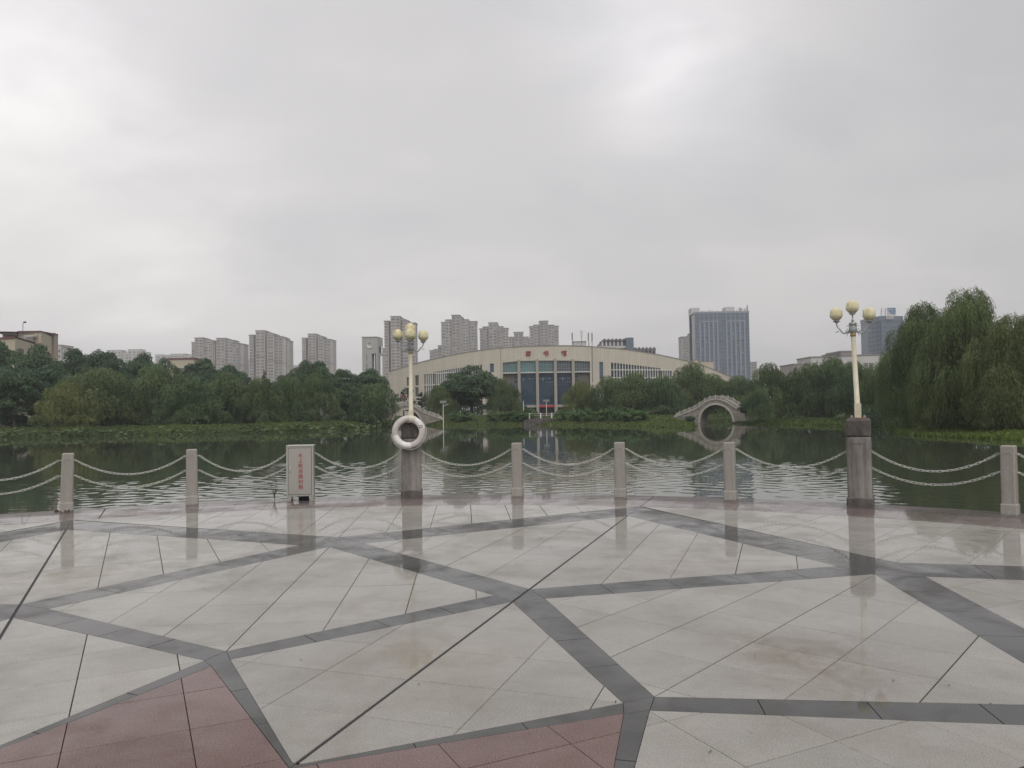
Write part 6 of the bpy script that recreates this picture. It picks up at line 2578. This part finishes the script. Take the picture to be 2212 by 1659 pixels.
plant('broad', 1, 'dark dense bush-like tree at the right foot of the right bridge', 1594, 1627, 866, 113, None, base=-.4)
plant('broad', 3, 'dark green bush at the left foot of the right bridge', 1478, 1502, 899, 113, None, name='shrub', cat='shrub', base=-.9)

sp = at(872, 870, 175)
o = thing('pine_tree', 'sparse dark pine above the left bridge, against the cream library wall', 'tree', (sp.x, 175, 0))
put('crown', SPARSE[0], o)
put('trunk', trunk_mesh(6.0, .16, SPARSE[1][:9], 131), o)
o.scale = (1.0, 1.0, (at(872, 838, 175).z) / 6.0)

GS = 'clipped round shrubs along the far bank'
SH = [(968, 994, 890, 'small round shrub left of the big shrub near the solar mast'), (984, 1029, 891, 'big round shrub right of the solar mast'), (1052, 1080, 890, 'round shrub left end of the row before the entrance willow'),
      (1072, 1104, 888, 'round shrub under the willow left of the entrance'), (1096, 1136, 887, 'round shrub before the bare white mast'), (1130, 1160, 884, 'round shrub touching the left entrance pier'),
      (1198, 1232, 885, 'first round shrub right of the landing steps'), (1226, 1262, 884, 'second round shrub right of the landing steps'), (1254, 1290, 884, 'third round shrub right of the landing steps'),
      (1284, 1318, 883, 'fourth round shrub right of the landing steps'), (1312, 1346, 882, 'fifth round shrub right of the landing steps'), (1340, 1376, 883, 'sixth round shrub right of the landing steps'),
      (1370, 1408, 884, 'last round shrub of the row, under the willow right of the entrance')]
for i, (x0, x1, yt, lab) in enumerate(SH):
    xm, yb = (x0 + x1) / 2, 908 + (i % 3)
    Yq = 90.0
    while Yq < 150:                                      # where the bank carries it
        q = at(xm, yb, Yq)
        if q.z <= lz(q.x, Yq) and lake_sd(np.array([q.x]), np.array([Yq]))[0] > 0.3:
            break
        Yq += 0.25
    plant('shrub', i, lab, x0, x1, yt, Yq, GS, cat='shrub', rz=i)


def lotus():
    rng = np.random.default_rng(5)
    V, F, T = [], [], []
    n = 0
    while n < 760:
        x = rng.uniform(-95, -14)
        Y = rng.uniform(80, 135)
        d = float(lake_sd(np.array([x]), np.array([Y]))[0])
        wmax = 3.6 if x < -40 else 2.4
        if not (-wmax < d < 1.2):
            continue
        if math.sin(x * .55) + math.sin(x * .23 + 1.7) + rng.normal(0, .5) < -.6:
            continue
        n += 1
        hgt = max(.04, rng.normal(.42, .28)) * (1.15 if d > -3.5 else .55)
        r = rng.uniform(.15, .33)
        tl, ta = rng.uniform(.05, .75), rng.uniform(0, 6.28)
        nr = np.array([math.sin(tl) * math.cos(ta), math.sin(tl) * math.sin(ta), math.cos(tl)])
        a = np.cross(nr, [0, 1, .1])
        a /= np.linalg.norm(a)
        b = np.cross(nr, a)
        c = np.array([x, Y, max(WZ, lz(x, Y)) + hgt])
        base = len(V)
        V.append(c - nr * r * .16)
        for k in range(8):
            t = 2 * math.pi * k / 8
            V.append(c + (a * math.cos(t) + b * math.sin(t)) * r * rng.uniform(.88, 1.08))
        tint = rng.uniform(0, 1)
        for k in range(8):
            F.append((base, base + 1 + k, base + 1 + (k + 1) % 8))
            T.append(tint)
        s = len(V)
        g = np.array([x + rng.normal(0, .08), Y, WZ - .2])
        for q in (c - nr * r * .16, g):
            V += [q + np.array([-.018, 0, 0]), q + np.array([.018, 0, 0]), q + np.array([0, .025, 0])]
        for k in range(3):
            j = (k + 1) % 3
            F += [(s + k, s + j, s + 3 + j), (s + k, s + 3 + j, s + 3 + k)]
            T += [tint, tint]
    o = put('lotus_plants', np_mesh('lotus_plants', np.array(V), np.array(F), M_LOTUS, T))
    o.color = (.4, 0, 0, 1)
    tag(o, 'bed of lotus leaves in the shallows of the left bank', kind='stuff')


lotus()


def undergrowth():
    """Dark shrubs and young trees that close the view under the crowns."""
    rng = np.random.default_rng(31)
    runs = [((-150, 112), (-112, 111), (-62, 117), (-30, 124)), ((-160, 128), (-96, 128), (-60, 140), (-28, 152)), ((-12, 172), (2, 172)), ((14, 160), (30, 162), (52, 160), (75, 132), (92, 120)), ((46, 121), (58, 112), (74, 98), (120, 92)), ((38, 84), (60, 80), (90, 66))]
    C, A, B, T = [], [], [], []
    for run in runs:
        run = np.array(run, float)
        for a, b in zip(run, run[1:]):
            for k in range(int(np.hypot(*(b - a)) / .8)):
                p = a + (b - a) * rng.random() + rng.normal(0, 1.2, 2)
                r = rng.uniform(.8, 1.9)
                z = rng.uniform(-.2, 2.4)
                near = p[1] < 100
                n = 600 if near else 170
                e = unit(rng.normal(0, 1, (n, 3)))
                e[:, 2] = np.abs(e[:, 2])
                nr = unit(e + rng.normal(0, .5, (n, 3)))
                u = unit(np.cross(nr, rng.normal(0, 1, (n, 3))))
                s = rng.uniform(.3, .6, n)[:, None] * (.42 if near else 1)
                C.append(np.array([p[0], p[1], z + (lz(p[0], p[1]) if p[1] < 130 else 0)]) + e * r * rng.uniform(.6, 1.05, n)[:, None])
                A.append(u * s * .5)
                B.append(np.cross(nr, u) * s * .35)
                T.append(np.clip(rng.normal(.4, .2) + rng.normal(0, .1, n), 0, 1))
    V, F = quads_from(np.concatenate(C), np.concatenate(A), np.concatenate(B))
    o = put('undergrowth', np_mesh('undergrowth', V, F, M_CAMPHOR, np.concatenate(T)))
    o.color = (.1, 0, 0, 1)
    tag(o, 'dark undergrowth behind the bank trees', kind='stuff')


undergrowth()


def grass():
    rng = np.random.default_rng(9)
    P = []
    for (x0, x1, y0, y1, n, lo, hi) in ((-100, -14, 88, 132, 14000, .1, 9), (-22, 45, 88, 150, 26000, .1, 13), (26, 75, 40, 118, 24000, .1, 9), (30, 50, 45, 75, 16000, .1, 7)):
        x, y = rng.uniform(x0, x1, n * 4), rng.uniform(y0, y1, n * 4)
        d = lake_sd(x, y)
        ok = np.nonzero((d > lo) & (d < hi))[0][:n]
        P.append(np.c_[x[ok], y[ok], land_z(x[ok], y[ok]), d[ok]])
    P = np.concatenate(P)
    n = len(P)
    C = P[:, :3]
    dens = np.sin(C[:, 0] * .31) * np.sin(C[:, 1] * .27 + C[:, 0] * .1)
    h = rng.uniform(.07, .20, n) * (1 + .5 * dens) + np.where(P[:, 3] < .8, .12, 0)
    a = rng.uniform(0, 2 * np.pi, n)
    wv = np.c_[np.cos(a), np.sin(a), np.zeros(n)] * (.05 + .10 * rng.random(n))[:, None]
    lean = rng.normal(0, .10, (n, 3))
    lean[:, 2] = 0
    V = np.empty((n, 3, 3))
    V[:, 0], V[:, 1] = C - wv - [0, 0, .03], C + wv - [0, 0, .03]
    V[:, 2] = C + lean + np.c_[np.zeros(n), np.zeros(n), h]
    tint = np.clip(.38 - .14 * (C[:, 0] < -14) - .2 * ((C[:, 0] > 30) & (C[:, 1] > 78)) + .30 * dens + rng.normal(0, .15, n) + .45 * np.clip((76 - C[:, 1]) / 8, 0, 1) * (C[:, 0] < 44) + .15 * (np.abs(C[:, 0] - 18) < 12) * (P[:, 3] < 7), 0, 1)  # right bank darker: tree shade painted into the blade tint
    o = put('grass', np_mesh('grass', V.reshape(-1, 3), np.arange(n * 3).reshape(n, 3), M_GRASS, tint))
    o.color = (.3, 0, 0, 1)
    tag(o, 'rough grass on the lake banks', kind='stuff')


grass()

# ------------------------------------------------------------------ haze
HAZE = 0.00038
hz = MB()
hz.box((-1950, -220, -3.6), (1950, 2350, 118))
hm = bpy.data.materials.new('thin_haze')
hm.use_nodes = True
hm.node_tree.nodes.clear()
pv = hm.node_tree.nodes.new('ShaderNodeVolumePrincipled')
pv.inputs['Color'].default_value = (0.90, 0.93, 0.97, 1)
pv.inputs['Density'].default_value = HAZE
pv.inputs['Anisotropy'].default_value = 0.0
ho = hm.node_tree.nodes.new('ShaderNodeOutputMaterial')
hm.node_tree.links.new(pv.outputs[0], ho.inputs['Volume'])
o = hz.build('haze', hm)
o['kind'] = 'stuff'
